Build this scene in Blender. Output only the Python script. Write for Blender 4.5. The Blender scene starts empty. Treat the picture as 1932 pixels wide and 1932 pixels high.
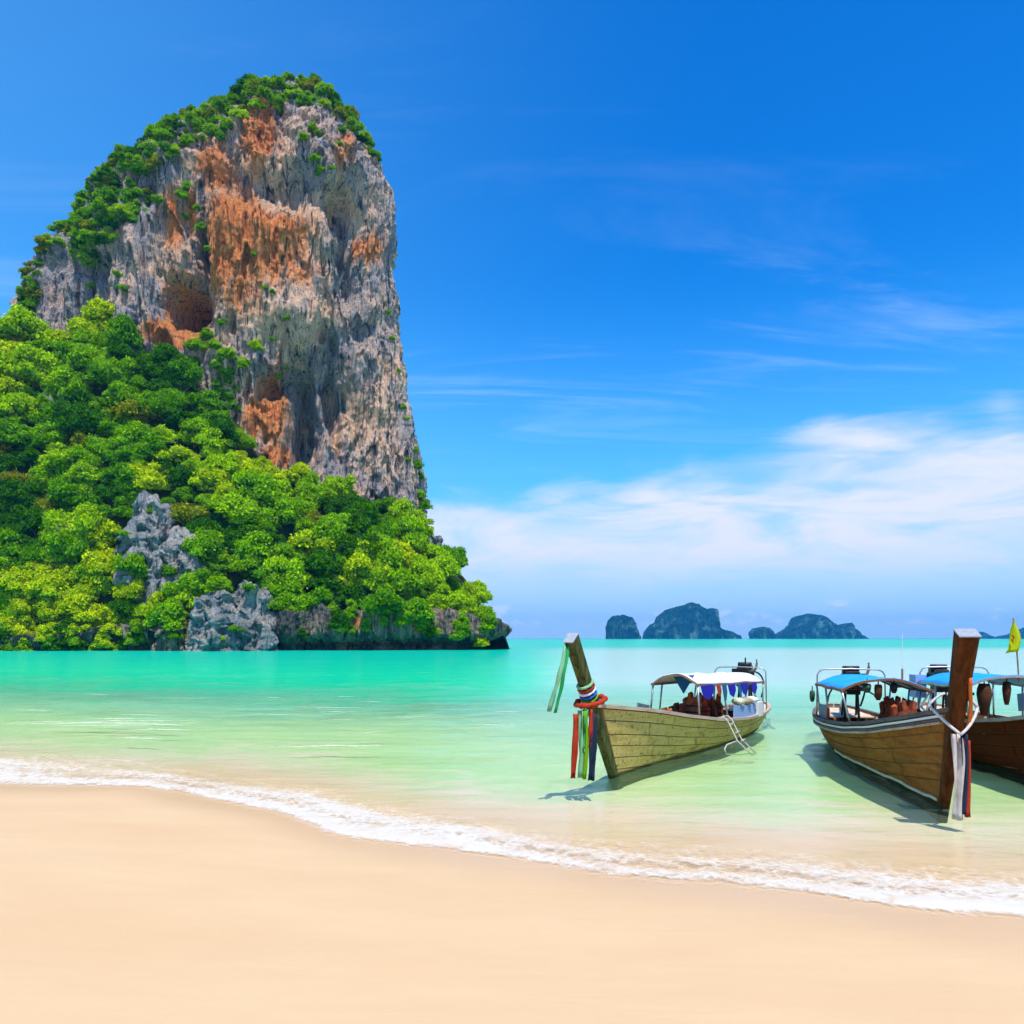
import bpy, math, random
import numpy as np
from mathutils import Vector, Matrix
from mathutils.bvhtree import BVHTree

random.seed(7)
rng = np.random.default_rng(7)
R = math.radians
SC = bpy.context.scene
COL = SC.collection

# ------------------------------------------------------------------ camera
CAM_H = 2.3                      # eye height above the water
FPX = 1500.0                     # focal length in units of a 1932 px wide picture
HOR = 1204.0                     # horizon row in that picture
cd = bpy.data.cameras.new('camera')
cd.sensor_width = 36.0
cd.lens = 36.0 * FPX / 1932.0
cd.shift_y = (HOR - 966.0) / 1932.0
cd.clip_start = 0.1
cd.clip_end = 60000
cam = bpy.data.objects.new('camera', cd)
cam.location = (0, 0, CAM_H)
cam.rotation_euler = (R(90), 0, 0)
COL.objects.link(cam)
SC.camera = cam

def at(px, py, Y):
    """world point seen at picture position (px, py) at distance Y"""
    return np.array([(px - 966.0) / FPX * Y, Y, CAM_H - (py - HOR) / FPX * Y])

# ------------------------------------------------------------------ render settings
SC.render.engine = 'CYCLES'
SC.view_settings.view_transform = 'Standard'
SC.view_settings.look = 'None'
SC.view_settings.gamma = 1.0
SC.view_settings.exposure = 0.40
SC.view_settings.use_curve_mapping = False
cy = SC.cycles
cy.use_denoising = True
cy.use_adaptive_sampling = True
cy.adaptive_threshold = 0.03
cy.adaptive_min_samples = 20
cy.max_bounces = 5
cy.diffuse_bounces = 2
cy.glossy_bounces = 2
cy.transmission_bounces = 4
cy.transparent_max_bounces = 14
cy.volume_bounces = 0
cy.sample_clamp_indirect = 4.0
cy.caustics_reflective = False
cy.caustics_refractive = False

# ------------------------------------------------------------------ node helpers
def newmat(name):
    m = bpy.data.materials.new(name)
    m.use_nodes = True
    m.node_tree.nodes.clear()
    return m, NT(m.node_tree)

class NT:
    def __init__(s, t): s.t = t
    def n(s, typ, **kw):
        nd = s.t.nodes.new(typ)
        ins = kw.pop('i', {})
        for k, v in kw.items(): setattr(nd, k, v)
        for k, v in ins.items(): s.set(nd, k, v)
        return nd
    def set(s, nd, k, v):
        sock = nd.inputs[k]
        if isinstance(v, bpy.types.NodeSocket): s.t.links.new(v, sock)
        else:
            if hasattr(sock.default_value, '__len__') and isinstance(v, (tuple, list)) and len(v) == 3 and len(sock.default_value) == 4: v = (*v, 1)
            sock.default_value = v
    def math(s, op, a, b=0.0, c=0.0, clamp=False):
        nd = s.n('ShaderNodeMath', operation=op, use_clamp=clamp)
        for k, v in enumerate((a, b, c)): s.set(nd, k, v)
        return nd.outputs[0]
    def vmath(s, op, a, b=(0, 0, 0)):
        nd = s.n('ShaderNodeVectorMath', operation=op)
        s.set(nd, 0, a); s.set(nd, 1, b)
        return nd.outputs['Value'] if op in ('DOT_PRODUCT', 'LENGTH') else nd.outputs['Vector']
    def mix(s, fac, a, b, blend='MIX'):
        nd = s.n('ShaderNodeMix', data_type='RGBA', blend_type=blend)
        nd.clamp_factor = True
        s.set(nd, 0, fac); s.set(nd, 6, a); s.set(nd, 7, b)
        return nd.outputs[2]
    def ramp(s, fac, stops, interp='LINEAR'):
        nd = s.n('ShaderNodeValToRGB')
        s.t.links.new(fac, nd.inputs[0])
        cr = nd.color_ramp; cr.interpolation = interp
        while len(cr.elements) < len(stops): cr.elements.new(0.5)
        for e, (p, c) in zip(cr.elements, stops):
            e.position = p
            e.color = (c, c, c, 1) if not hasattr(c, '__len__') else (*c, 1)
        return nd.outputs[0]
    def mr(s, v, a, b, c=0.0, d=1.0, smooth=False):
        nd = s.n('ShaderNodeMapRange', clamp=True, interpolation_type='SMOOTHSTEP' if smooth else 'LINEAR')
        for k, x in zip((0, 1, 2, 3, 4), (v, a, b, c, d)): s.set(nd, k, x)
        return nd.outputs[0]
    def noise(s, vec, scale, detail=4, rough=0.55, dist=0.0, lac=2.0):
        nd = s.n('ShaderNodeTexNoise')
        nd.inputs['Scale'].default_value = scale; nd.inputs['Detail'].default_value = detail
        nd.inputs['Roughness'].default_value = rough; nd.inputs['Distortion'].default_value = dist
        nd.inputs['Lacunarity'].default_value = lac
        if vec is not None: s.t.links.new(vec, nd.inputs['Vector'])
        return nd.outputs['Fac']
    def attr(s, name, out='Fac'):
        return s.n('ShaderNodeAttribute', attribute_name=name).outputs[out]
    def obj(s): return s.n('ShaderNodeTexCoord').outputs['Object']
    def pos(s): return s.n('ShaderNodeNewGeometry').outputs['Position']
    def scale(s, v, xyz):
        return s.vmath('MULTIPLY', v, xyz)
    def bump(s, h, strength=0.5, dist=0.1, normal=None):
        nd = s.n('ShaderNodeBump')
        nd.inputs['Strength'].default_value = strength; nd.inputs['Distance'].default_value = dist
        s.t.links.new(h, nd.inputs['Height'])
        if normal is not None: s.t.links.new(normal, nd.inputs['Normal'])
        return nd.outputs[0]
    def out(s, shader, vol=None):
        o = s.n('ShaderNodeOutputMaterial')
        if shader is not None: s.t.links.new(shader, o.inputs['Surface'])
        if vol is not None: s.t.links.new(vol, o.inputs['Volume'])

# ------------------------------------------------------------------ sky and sun
SUN_DIR = Vector((0.08, -0.38, 0.92)).normalized()        # towards the sun
SUN_EL = math.asin(SUN_DIR.z)
SUN_AZ = math.atan2(SUN_DIR.x, SUN_DIR.y)                   # from +Y towards +X

world = bpy.data.worlds.new('World')
SC.world = world
world.use_nodes = True
world.node_tree.nodes.clear()
w = NT(world.node_tree)
sky = w.n('ShaderNodeTexSky', sky_type='NISHITA', sun_disc=False)
sky.sun_elevation = SUN_EL
sky.sun_rotation = SUN_AZ
sky.altitude = 0
sky.air_density = 1.0
sky.dust_density = 0.6
sky.ozone_density = 1.5
hs = w.n('ShaderNodeHueSaturation', i={'Saturation': 1.45, 'Value': 1.25, 'Hue': 0.498, 'Color': sky.outputs[0]})
skycol = w.n('ShaderNodeVectorMath', operation='MAXIMUM', i={0: hs.outputs[0], 1: (0.02, 0.02, 0.02)}).outputs[0]
dirv = w.n('ShaderNodeTexCoord').outputs['Generated']
sep = w.n('ShaderNodeSeparateXYZ', i={0: dirv})
el = sep.outputs['Z']
elc = w.math('MAXIMUM', el, 0.0)
den = w.math('ADD', elc, 0.10)
plan = w.n('ShaderNodeCombineXYZ', i={0: w.math('DIVIDE', sep.outputs['X'], den), 1: w.math('DIVIDE', sep.outputs['Y'], den), 2: 0.0}).outputs[0]
# long sheet of white cloud above the horizon
wob = w.noise(w.scale(dirv, (2.6, 2.6, 3.0)), 1.0, 3, 0.55)
wob2 = w.noise(w.scale(dirv, (5, 5, 22)), 1.0, 6, 0.6, 0.5)
top_el = w.math('ADD', w.math('ADD', w.math('MULTIPLY_ADD', wob, 0.26, 0.080), w.math('MULTIPLY', sep.outputs['X'], 0.075)), w.math('MULTIPLY', w.math('SUBTRACT', wob2, 0.5), 0.10))
upper = w.mr(w.math('SUBTRACT', top_el, el), -0.008, 0.055, 0, 1, True)
lower = w.mr(el, 0.03, 0.115, 0, 1, True)
fray = w.noise(w.vmath('ADD', w.scale(dirv, (6, 6, 26)), (3.3, 1.0, 7.0)), 1.0, 7, 0.62, 0.8)
sheet = w.math('MULTIPLY', w.math('MULTIPLY', upper, lower), w.mr(fray, 0.25, 0.62, 0.35, 1.0, True))
# faint high streaks
cir = w.noise(w.scale(plan, (0.55, 2.3, 1.0)), 1.3, 7, 0.62, 1.0)
cirm = w.math('MULTIPLY', w.mr(cir, 0.50, 0.78, 0, 0.24, True), w.mr(el, 0.16, 0.30, 0, 1, True))
cirm = w.math('MULTIPLY', cirm, w.mr(el, 0.36, 0.50, 1, 0.25, True))
# tiny cumulus tops along the horizon
cum = w.noise(w.scale(dirv, (20, 20, 44)), 1.0, 5, 0.55)
cumb = w.mr(w.math('SUBTRACT', cum, w.math('MULTIPLY', el, 6.0)), 0.36, 0.46, 0, 0.55, True)
cumm = w.math('MULTIPLY', w.math('MULTIPLY', cumb, w.mr(el, 0.012, 0.02, 0, 1, True)), w.mr(el, 0.055, 0.035, 0, 1, True))
# milky air near the horizon
milk = w.mr(el, 0.0, 0.42, 0.80, 0.0, True)
milk = w.math('ADD', milk, w.mr(sep.outputs['X'], 0.25, -0.9, 0.0, 0.36, True), clamp=True)
skycol = w.mix(1.0, skycol, (0.20, 0.99, 1.42), 'MULTIPLY')
c1 = w.mix(milk, skycol, (1.7, 5.4, 9.4))
c1 = w.mix(w.mr(el, 0.0, 0.16, 0.75, 0.0, True), c1, (5.3, 6.3, 8.2))
c2 = w.mix(cirm, c1, (6.4, 7.8, 9.6))
c3 = w.mix(sheet, c2, (6.7, 6.95, 8.0))
c4 = w.mix(cumm, c3, (7.4, 7.7, 8.8))
bg = w.n('ShaderNodeBackground', i={'Color': c4, 'Strength': 0.10})
wo = w.n('ShaderNodeOutputWorld')
w.t.links.new(bg.outputs[0], wo.inputs['Surface'])

sd = bpy.data.lights.new('sun', 'SUN')
sd.energy = 4.3
sd.angle = R(0.8)
sd.color = (1.0, 0.955, 0.88)
sun = bpy.data.objects.new('sun', sd)
sun.rotation_euler = SUN_DIR.to_track_quat('Z', 'Y').to_euler()
sun.location = (0, 0, 200)
COL.objects.link(sun)

# ------------------------------------------------------------------ mesh helpers
def tag(o, label=None, cat=None, group=None, kind=None):
    if label: o['label'] = label
    if cat: o['category'] = cat
    if group: o['group'] = group
    if kind: o['kind'] = kind
    return o

def np_mesh(name, V, quads=None, tris=None, smooth=True, attrs=None):
    me = bpy.data.meshes.new(name)
    V = np.asarray(V, np.float32)
    loops = []; starts = []; tot = 0
    if quads is not None and len(quads):
        q = np.asarray(quads, np.int32); loops.append(q.ravel()); starts.append(tot + 4 * np.arange(len(q), dtype=np.int32)); tot += q.size
    if tris is not None and len(tris):
        t = np.asarray(tris, np.int32); loops.append(t.ravel()); starts.append(tot + 3 * np.arange(len(t), dtype=np.int32)); tot += t.size
    L = np.concatenate(loops); S = np.concatenate(starts)
    me.vertices.add(len(V)); me.vertices.foreach_set('co', V.ravel())
    me.loops.add(len(L)); me.loops.foreach_set('vertex_index', L)
    me.polygons.add(len(S)); me.polygons.foreach_set('loop_start', S)
    me.polygons.foreach_set('use_smooth', np.full(len(S), smooth))
    for k, a in (attrs or {}).items():
        at_ = me.attributes.new(k, 'FLOAT', 'POINT'); at_.data.foreach_set('value', np.asarray(a, np.float32))
    me.update(calc_edges=True)
    me.validate()
    return me

def link(name, me, mat=None, parent=None, loc=None):
    o = bpy.data.objects.new(name, me)
    if mat is not None and not me.materials: me.materials.append(mat)
    COL.objects.link(o)
    if parent is not None: o.parent = parent
    if loc is not None: o.location = loc
    return o

def empty(name, loc=(0, 0, 0), rz=0.0):
    o = bpy.data.objects.new(name, None)
    o.location = loc; o.rotation_euler = (0, 0, rz); o.empty_display_size = 0.3
    COL.objects.link(o)
    return o

def grid_quads(nu, nv, wrap_u=False):
    """index = v*nu + u"""
    us = np.arange(nu if wrap_u else nu - 1); vs = np.arange(nv - 1)
    U, Vv = np.meshgrid(us, vs)
    U = U.ravel(); Vv = Vv.ravel(); U2 = (U + 1) % nu
    return np.stack([Vv * nu + U, Vv * nu + U2, (Vv + 1) * nu + U2, (Vv + 1) * nu + U], 1)

class MB:
    """collects boxes, tubes and patches for one mesh"""
    def __init__(s): s.v = []; s.f = []
    def add(s, V, F):
        b = len(s.v); s.v += [tuple(map(float, p)) for p in V]; s.f += [tuple(int(i) + b for i in f) for f in F]
    def box(s, c, size, rot=None, taper=1.0):
        hx, hy, hz = size[0] / 2, size[1] / 2, size[2] / 2
        P = []
        for z in (-1, 1):
            t = taper if z > 0 else 1.0
            for x, y in ((-1, -1), (1, -1), (1, 1), (-1, 1)): P.append(Vector((x * hx * t, y * hy * t, z * hz)))
        if rot is not None: P = [rot @ p for p in P]
        P = [p + Vector(c) for p in P]
        s.add(P, [(0, 3, 2, 1), (4, 5, 6, 7), (0, 1, 5, 4), (1, 2, 6, 5), (2, 3, 7, 6), (3, 0, 4, 7)])
    def sweep(s, pts, prof, up=(0, 0, 1), closed_prof=True, scale=None, cap=True):
        """sweep a 2-D profile (list of (side, up)) along pts"""
        pts = [Vector(p) for p in pts]; n = len(pts); m = len(prof); V = []
        upv = Vector(up)
        for k, p in enumerate(pts):
            t = (pts[min(k + 1, n - 1)] - pts[max(k - 1, 0)]).normalized()
            side = t.cross(upv)
            if side.length < 1e-4: side = t.cross(Vector((0, 1, 0)))
            side.normalize(); u = side.cross(t).normalized()
            sc = 1.0 if scale is None else scale[k]
            sx, sy = (sc, sc) if not hasattr(sc, '__len__') else sc
            for a, b in prof: V.append(p + side * a * sx + u * b * sy)
        F = []
        for k in range(n - 1):
            for j in range(m if closed_prof else m - 1):
                j2 = (j + 1) % m
                F.append((k * m + j, k * m + j2, (k + 1) * m + j2, (k + 1) * m + j))
        if cap and closed_prof:
            F.append(tuple(range(m - 1, -1, -1))); F.append(tuple((n - 1) * m + j for j in range(m)))
        s.add(V, F)
    def tube(s, pts, r, n=6, scale=None):
        s.sweep(pts, [(r * math.cos(2 * math.pi * k / n), r * math.sin(2 * math.pi * k / n)) for k in range(n)], scale=scale)
    def build(s, name, mat, parent=None, smooth=False, bevel=0.0):
        me = bpy.data.meshes.new(name)
        me.from_pydata(s.v, [], s.f); me.update()
        if smooth: me.polygons.foreach_set('use_smooth', [True] * len(me.polygons))
        o = link(name, me, mat, parent)
        if bevel > 0:
            b = o.modifiers.new('bevel', 'BEVEL'); b.width = bevel; b.segments = 2; b.limit_method = 'ANGLE'
        return o

def bez(p0, p1, p2, n=10):
    p0, p1, p2 = Vector(p0), Vector(p1), Vector(p2)
    return [(1 - t) ** 2 * p0 + 2 * t * (1 - t) * p1 + t * t * p2 for t in np.linspace(0, 1, n)]

# ------------------------------------------------------------------ numpy noise
_perm = np.random.default_rng(3).permutation(256).astype(np.int32)
_perm = np.concatenate([_perm, _perm, _perm])
_g = np.random.default_rng(5).normal(size=(256, 3)); _g /= np.linalg.norm(_g, axis=1)[:, None]
_g = _g.astype(np.float32)
def gnoise(x, y, z):
    x = np.asarray(x, np.float32); y = np.asarray(y, np.float32) + 0 * x; z = np.asarray(z, np.float32) + 0 * x
    xi = np.floor(x).astype(np.int32); yi = np.floor(y).astype(np.int32); zi = np.floor(z).astype(np.int32)
    fx = x - xi; fy = y - yi; fz = z - zi
    xi &= 255; yi &= 255; zi &= 255
    u = fx * fx * fx * (fx * (fx * 6 - 15) + 10); v = fy * fy * fy * (fy * (fy * 6 - 15) + 10); wz = fz * fz * fz * (fz * (fz * 6 - 15) + 10)
    def gr(i, j, k):
        h = _perm[_perm[_perm[(xi + i) & 255] + ((yi + j) & 255)] + ((zi + k) & 255)]
        g = _g[h]
        return g[..., 0] * (fx - i) + g[..., 1] * (fy - j) + g[..., 2] * (fz - k)
    def lerp(a, b, t): return a + t * (b - a)
    return 1.6 * lerp(lerp(lerp(gr(0, 0, 0), gr(1, 0, 0), u), lerp(gr(0, 1, 0), gr(1, 1, 0), u), v),
                      lerp(lerp(gr(0, 0, 1), gr(1, 0, 1), u), lerp(gr(0, 1, 1), gr(1, 1, 1), u), v), wz)
def fbm(x, y, z, o=4, gain=0.5, ridge=False):
    a = 1.0; s = 0; tot = 0
    for k in range(o):
        n = gnoise(x * 2 ** k + 17.3 * k, y * 2 ** k + 5.1 * k, z * 2 ** k + 9.7 * k)
        if ridge: n = 1 - 2 * np.abs(n)
        s = s + a * n; tot += a; a *= gain
    return s / tot
def sstep(a, b, x):
    t = np.clip((x - a) / (b - a), 0, 1); return t * t * (3 - 2 * t)
# ================================================================== beach, sea bed, sea
def px2w(px, py, z=0.0):
    Y = FPX * (CAM_H - z) / (py - HOR); return (px - 966.0) / FPX * Y, Y
LOW = [(0, 1478), (150, 1484), (280, 1482), (380, 1502), (520, 1530), (640, 1572), (760, 1590), (900, 1610), (1000, 1622), (1130, 1647), (1250, 1657), (1400, 1671), (1500, 1683), (1600, 1698), (1750, 1715), (1932, 1724)]
UPP = [(0, 1424), (150, 1432), (280, 1446), (450, 1474), (600, 1492), (700, 1520), (900, 1552), (1050, 1584), (1200, 1598), (1350, 1606), (1500, 1618), (1700, 1640), (1932, 1658)]
lw = np.array([px2w(*p) for p in LOW]); uw = np.array([px2w(*p) for p in UPP])
def ext(a):
    l = np.array([[-400, 75.0], [-60, 33.0], [-25, 20.5]]); l2 = np.array([[8.0, 5.6], [15, 3.0], [40, -6.0], [400, -130.0]])
    l = l + [0, a[0, 1] - lw[0, 1]]
    return np.concatenate([l, a, l2])
lwx, uwx = ext(lw), ext(uw)
def shore_lo(x): return np.interp(x, lwx[:, 0], lwx[:, 1])
def shore_hi(x): return np.interp(x, uwx[:, 0], uwx[:, 1])
def depth_at(x, y):
    s = (y - shore_lo(x)) * 0.9            # > 0 seaward
    d = np.interp(s, [-60, -25, -9, -3, 0, 1.2, 2.5, 4.5, 9, 18, 45, 120, 400, 3000], [-1.6, -0.95, -0.46, -0.16, 0.0, 0.05, 0.14, 0.31, 0.46, 0.95, 2.2, 5.5, 12, 30])
    side = sstep(-0.04, 0.11, x / np.maximum(y, 2.0) + 0.015 * fbm(x / 20, y / 8, 0 * x + 2, 3))
    k = 1.0 + 1.5 * sstep(17, 42, y) - (1.5 * sstep(17, 42, y) + 0.46 * sstep(24, 50, y)) * side * sstep(230, 125, y)
    return np.where(d > 0, d * k, d)

xs = np.concatenate([-np.geomspace(5200, 14.2, 70), np.linspace(-14, 12, 230), np.geomspace(12.2, 5200, 70)])
ys = np.concatenate([np.linspace(-60, 2.8, 24), np.linspace(3, 18, 190), np.geomspace(18.2, 6000, 110)])
X, Yg = np.meshgrid(xs, ys)
Z = -depth_at(X, Yg)
Z = np.where(Z < 0, -0.40 * (1 - np.exp(Z / 0.40)), Z)       # bed raised to its apparent depth, refraction put into the shape
near = np.exp(-((Yg - 8) / 14) ** 2)
Z += near * (0.012 * fbm(X / 1.4, Yg / 0.7, 0 * X, 3) + 0.02 * fbm(X / 5, Yg / 3, 0 * X + 4, 2)) * sstep(0, 1.2, np.abs(Yg - shore_lo(X)))
Z += 0.05 * fbm(X / 1.6, Yg / 1.6, 0 * X + 9, 3) * sstep(3, 9, Yg - shore_lo(X))

m_sand, t = newmat('sand')
p = t.pos()
big = t.noise(t.scale(p, (0.35, 0.8, 1)), 1.0, 4, 0.5)
med = t.noise(t.scale(p, (1.2, 5.0, 1)), 1.0, 5, 0.6, 0.6)
grain = t.noise(p, 240, 3, 0.7)
col = t.mix(t.mr(big, 0.3, 0.7), (0.605, 0.388, 0.205), (0.64, 0.438, 0.242))
col = t.mix(t.mr(med, 0.35, 0.75, 0, 0.35), col, (0.57, 0.36, 0.19))
col = t.mix(t.mr(grain, 0.35, 0.65, 0, 0.35), col, (0.52, 0.34, 0.19))
wet = t.attr('wet')
speck = t.n('ShaderNodeTexVoronoi', i={'Vector': p, 'Scale': 9.0}).outputs['Distance']
spk = t.math('MULTIPLY', t.mr(speck, 0.035, 0.05, 1, 0), t.mr(t.noise(p, 2.3, 2), 0.50, 0.60))
col = t.mix(t.math('MULTIPLY', spk, 0.5), col, (0.35, 0.24, 0.15))
col = t.mix(t.math('MULTIPLY', wet, 0.75), col, (0.57, 0.36, 0.195))
hb = t.math('ADD', t.math('MULTIPLY', grain, 0.12), t.math('MULTIPLY', med, 0.9))
col = t.mix(t.attr('sub'), col, (0.88, 0.575, 0.60))
bs = t.n('ShaderNodeBsdfPrincipled', i={'Base Color': col, 'Roughness': t.mr(wet, 0, 1, 0.85, 0.38), 'Normal': t.bump(hb, 0.45, 0.015)})
bs.inputs['Specular IOR Level'].default_value = 0.25
t.out(bs.outputs[0])
s_ = Yg - shore_lo(X)
wetv = sstep(-1.5, -0.1, s_ + 0.35 * fbm(X / 2.2, Yg / 1.5, 0 * X + 2, 3))
sand = link('sand', np_mesh('sand', np.stack([X, Yg, Z], -1).reshape(-1, 3), grid_quads(len(xs), len(ys)), attrs={'wet': (wetv * (1 - sstep(0.0, 0.06, -Z))).ravel(), 'sub': sstep(0.03, 0.30, -Z).ravel()}), m_sand)
tag(sand, 'smooth peach coloured sand beach sloping into the sea', kind='structure')

# ---- the sea: shallow on the right, with cloud reflection painted in there, deepening towards the headland on the left
xs = np.concatenate([-np.geomspace(5200, 60.5, 60), np.linspace(-60, 60, 300), np.geomspace(60.5, 5200, 60)])
ys = np.concatenate([np.linspace(2, 26, 170), np.geomspace(26.1, 200, 130), np.geomspace(202, 6000, 60)])
X, Yg = np.meshgrid(xs, ys)
amp = 0.042 * sstep(0.5, 6, Yg - shore_hi(X)) * sstep(90, 30, Yg)
Zw = amp * (fbm(X / 2.6, Yg / 0.9, 0 * X + 3, 3) + 0.5 * fbm(X / 0.9, Yg / 0.4, 0 * X + 8, 2))
dep = depth_at(X, Yg)
dep = dep * (1 + 0.28 * fbm(X / 14, Yg / 9, 0 * X, 3)) + 0.10 * fbm(X / 3.0, Yg / 1.4, 0 * X + 5, 3) * sstep(2, 8, Yg - shore_lo(X))
m_water, t = newmat('sea_water')
p = t.pos()
d = t.attr('depth')
streak = t.noise(t.scale(p, (0.10, 0.22, 1)), 1.0, 6, 0.65, 0.6)
streak2 = t.noise(t.scale(p, (0.55, 0.85, 1)), 1.0, 6, 0.72, 1.2)
d2 = t.math('MULTIPLY', d, t.math('MULTIPLY_ADD', t.math('SUBTRACT', streak, 0.5), 1.5, 1.0))
d2 = t.math('MULTIPLY', d2, t.math('MULTIPLY_ADD', t.math('SUBTRACT', streak2, 0.5), 2.8, 1.0))  # light and dark of the ripples painted in as varied water tone
dn = t.math('DIVIDE', d2, 8.0, clamp=True)
body = t.ramp(dn, [(0.0, (0.80, 0.68, 0.48)), (0.02, (0.52, 0.66, 0.42)), (0.045, (0.26, 0.52, 0.27)), (0.08, (0.36, 0.66, 0.42)), (0.14, (0.24, 0.65, 0.40)), (0.24, (0.08, 0.58, 0.32)), (0.40, (0.002, 0.53, 0.26)), (1.0, (0.0, 0.42, 0.28))])
body = t.mix(t.attr('bank_refl'), body, (0.36, 0.47, 0.43))  # pale cloud reflection over the shallows, painted into the water colour
tint = t.ramp(dn, [(0.0, (1, 1, 1)), (0.012, (0.96, 1.0, 0.94)), (0.04, (0.69, 1.0, 0.64)), (0.14, (0.55, 0.96, 0.70)), (0.3, (0.25, 0.80, 0.50)), (1.0, (0.02, 0.45, 0.30))])
clar = t.ramp(dn, [(0.0, 0.97), (0.02, 0.91), (0.07, 0.89), (0.14, 0.72), (0.3, 0.42), (0.6, 0.04)])
clar = t.math('MULTIPLY', clar, t.mr(t.attr('off'), 7.0, 40.0, 1.0, 0.03, True))     # milky further out
h1 = t.noise(t.scale(p, (1.3, 2.0, 1)), 1.0, 6, 0.65, 0.8)
h2 = t.noise(t.scale(p, (0.16, 0.55, 1)), 1.0, 4, 0.6)
h = t.math('ADD', t.math('MULTIPLY', h1, 0.35), t.math('MULTIPLY', h2, 1.2))
nrm = t.bump(h, 0.6, 0.12)
dif = t.n('ShaderNodeBsdfDiffuse', i={'Color': body, 'Normal': t.bump(h, 0.75, 0.12)})
tra = t.n('ShaderNodeBsdfTransparent', i={'Color': tint})
mx = t.n('ShaderNodeMixShader', i={0: clar, 1: dif.outputs[0], 2: tra.outputs[0]})
gl = t.n('ShaderNodeBsdfGlossy', i={'Color': (1, 1, 1), 'Roughness': 0.10, 'Normal': nrm})
fr = t.n('ShaderNodeFresnel', i={'IOR': 1.33, 'Normal': nrm})
frm = t.math('MULTIPLY', t.math('MINIMUM', fr.outputs[0], 0.70), 0.46)
mx2 = t.n('ShaderNodeMixShader', i={0: frm, 1: mx.outputs[0], 2: gl.outputs[0]})
t.out(mx2.outputs[0])
sea = link('sea', np_mesh('sea', np.stack([X, Yg, Zw], -1).reshape(-1, 3), grid_quads(len(xs), len(ys)), attrs={'depth': dep.ravel(), 'off': (Yg - shore_lo(X)).ravel(), 'bank_refl': (0.85 * sstep(0.0, 0.12, X / Yg) * sstep(22, 48, Yg) * sstep(230, 125, Yg)).ravel()}), m_water)
tag(sea, 'clear turquoise sea turning pale green over the shallows', kind='structure')

# ---- foam of the breaking ripple
nt, nw = 1500, 84
tx = np.linspace(-15, 9, nt); ww = np.linspace(-0.18, 1.15, nw)
T, Wv = np.meshgrid(tx, ww)
yl = shore_lo(T) + 0.13 * fbm(T / 0.9, 0 * T, 0 * T, 4) + 0.42 * fbm(T / 2.6, 0 * T + 4, 0 * T, 2)
yu = shore_hi(T) + 0.10 * fbm(T / 1.1, 0 * T + 9, 0 * T, 3)
Yf = yl + (yu - yl) * Wv
Xf = T + 0.06 * fbm(T / 0.5, Yf / 0.5, 0 * T + 1, 3)
roll = np.exp(-((Wv - 0.42) / 0.24) ** 2) + 0.55 * np.exp(-((Wv - 0.08) / 0.10) ** 2)
lump = fbm(T / 0.30, Yf / 0.30, 0 * T + 2, 5, 0.6); lump2 = fbm(T / 1.3, Yf / 0.8, 0 * T + 7, 3)
zb = np.maximum(-depth_at(Xf, Yf), 0.0)
Zf = zb + 0.016 + roll * (0.018 + 0.016 * lump2) * np.clip(1 + 0.8 * lump, 0.2, 2.0) + 0.006 * lump
# how thick the foam is: solid at the front and on the crest, lacy behind
dens = 0.20 + 0.62 * np.exp(-((Wv - 0.10) / 0.15) ** 2) + 0.34 * np.exp(-((Wv - 0.55) / 0.20) ** 2) + 0.40 * lump2 + 0.55 * fbm(T / 4.0, 0 * T + 3, 0 * T, 2)
dens *= sstep(-0.16, 0.02, Wv) * sstep(1.14, 0.55, Wv)
m_foam, t = newmat('foam')
p = t.pos()
n1 = t.noise(t.scale(p, (6, 6, 6)), 1.0, 8, 0.72, 0.8)
n2 = t.n('ShaderNodeTexVoronoi', feature='DISTANCE_TO_EDGE', i={'Vector': t.vmath('ADD', t.scale(p, (7, 7, 7)), t.scale(t.n('ShaderNodeTexNoise', i={'Vector': p, 'Scale': 4.0, 'Detail': 4.0}).outputs['Color'], (2.0, 2.0, 2.0))), 'Scale': 1.0}).outputs['Distance']
lace = t.mr(n2, 0.0, 0.22, 0.12, -0.12)
a = t.math('ADD', t.math('ADD', t.attr('dens'), t.math('MULTIPLY', t.math('SUBTRACT', n1, 0.5), 1.6)), lace)
alpha = t.mr(a, -0.10, 0.80, 0, 1, True)
fc = t.mix(t.mr(t.noise(p, 3.5, 6, 0.65, 0.5), 0.50, 0.70, 0, 0.6), (0.90, 0.85, 0.76), (0.80, 0.58, 0.37))
fd = t.n('ShaderNodeBsdfDiffuse', i={'Color': fc, 'Normal': t.bump(n1, 0.4, 0.02)})
ft = t.n('ShaderNodeBsdfTransparent')
fl_ = t.n('ShaderNodeBsdfTranslucent', i={'Color': fc})
fm = t.n('ShaderNodeMixShader', i={0: 0.45, 1: fd.outputs[0], 2: fl_.outputs[0]})
t.out(t.n('ShaderNodeMixShader', i={0: alpha, 1: ft.outputs[0], 2: fm.outputs[0]}).outputs[0])
foam = link('wave_foam', np_mesh('wave_foam', np.stack([Xf, Yf, Zf], -1).reshape(-1, 3), grid_quads(nt, nw), attrs={'dens': dens.ravel()}), m_foam)
tag(foam, 'white foam of the small wave breaking along the beach', 'foam', kind='stuff')
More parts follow.
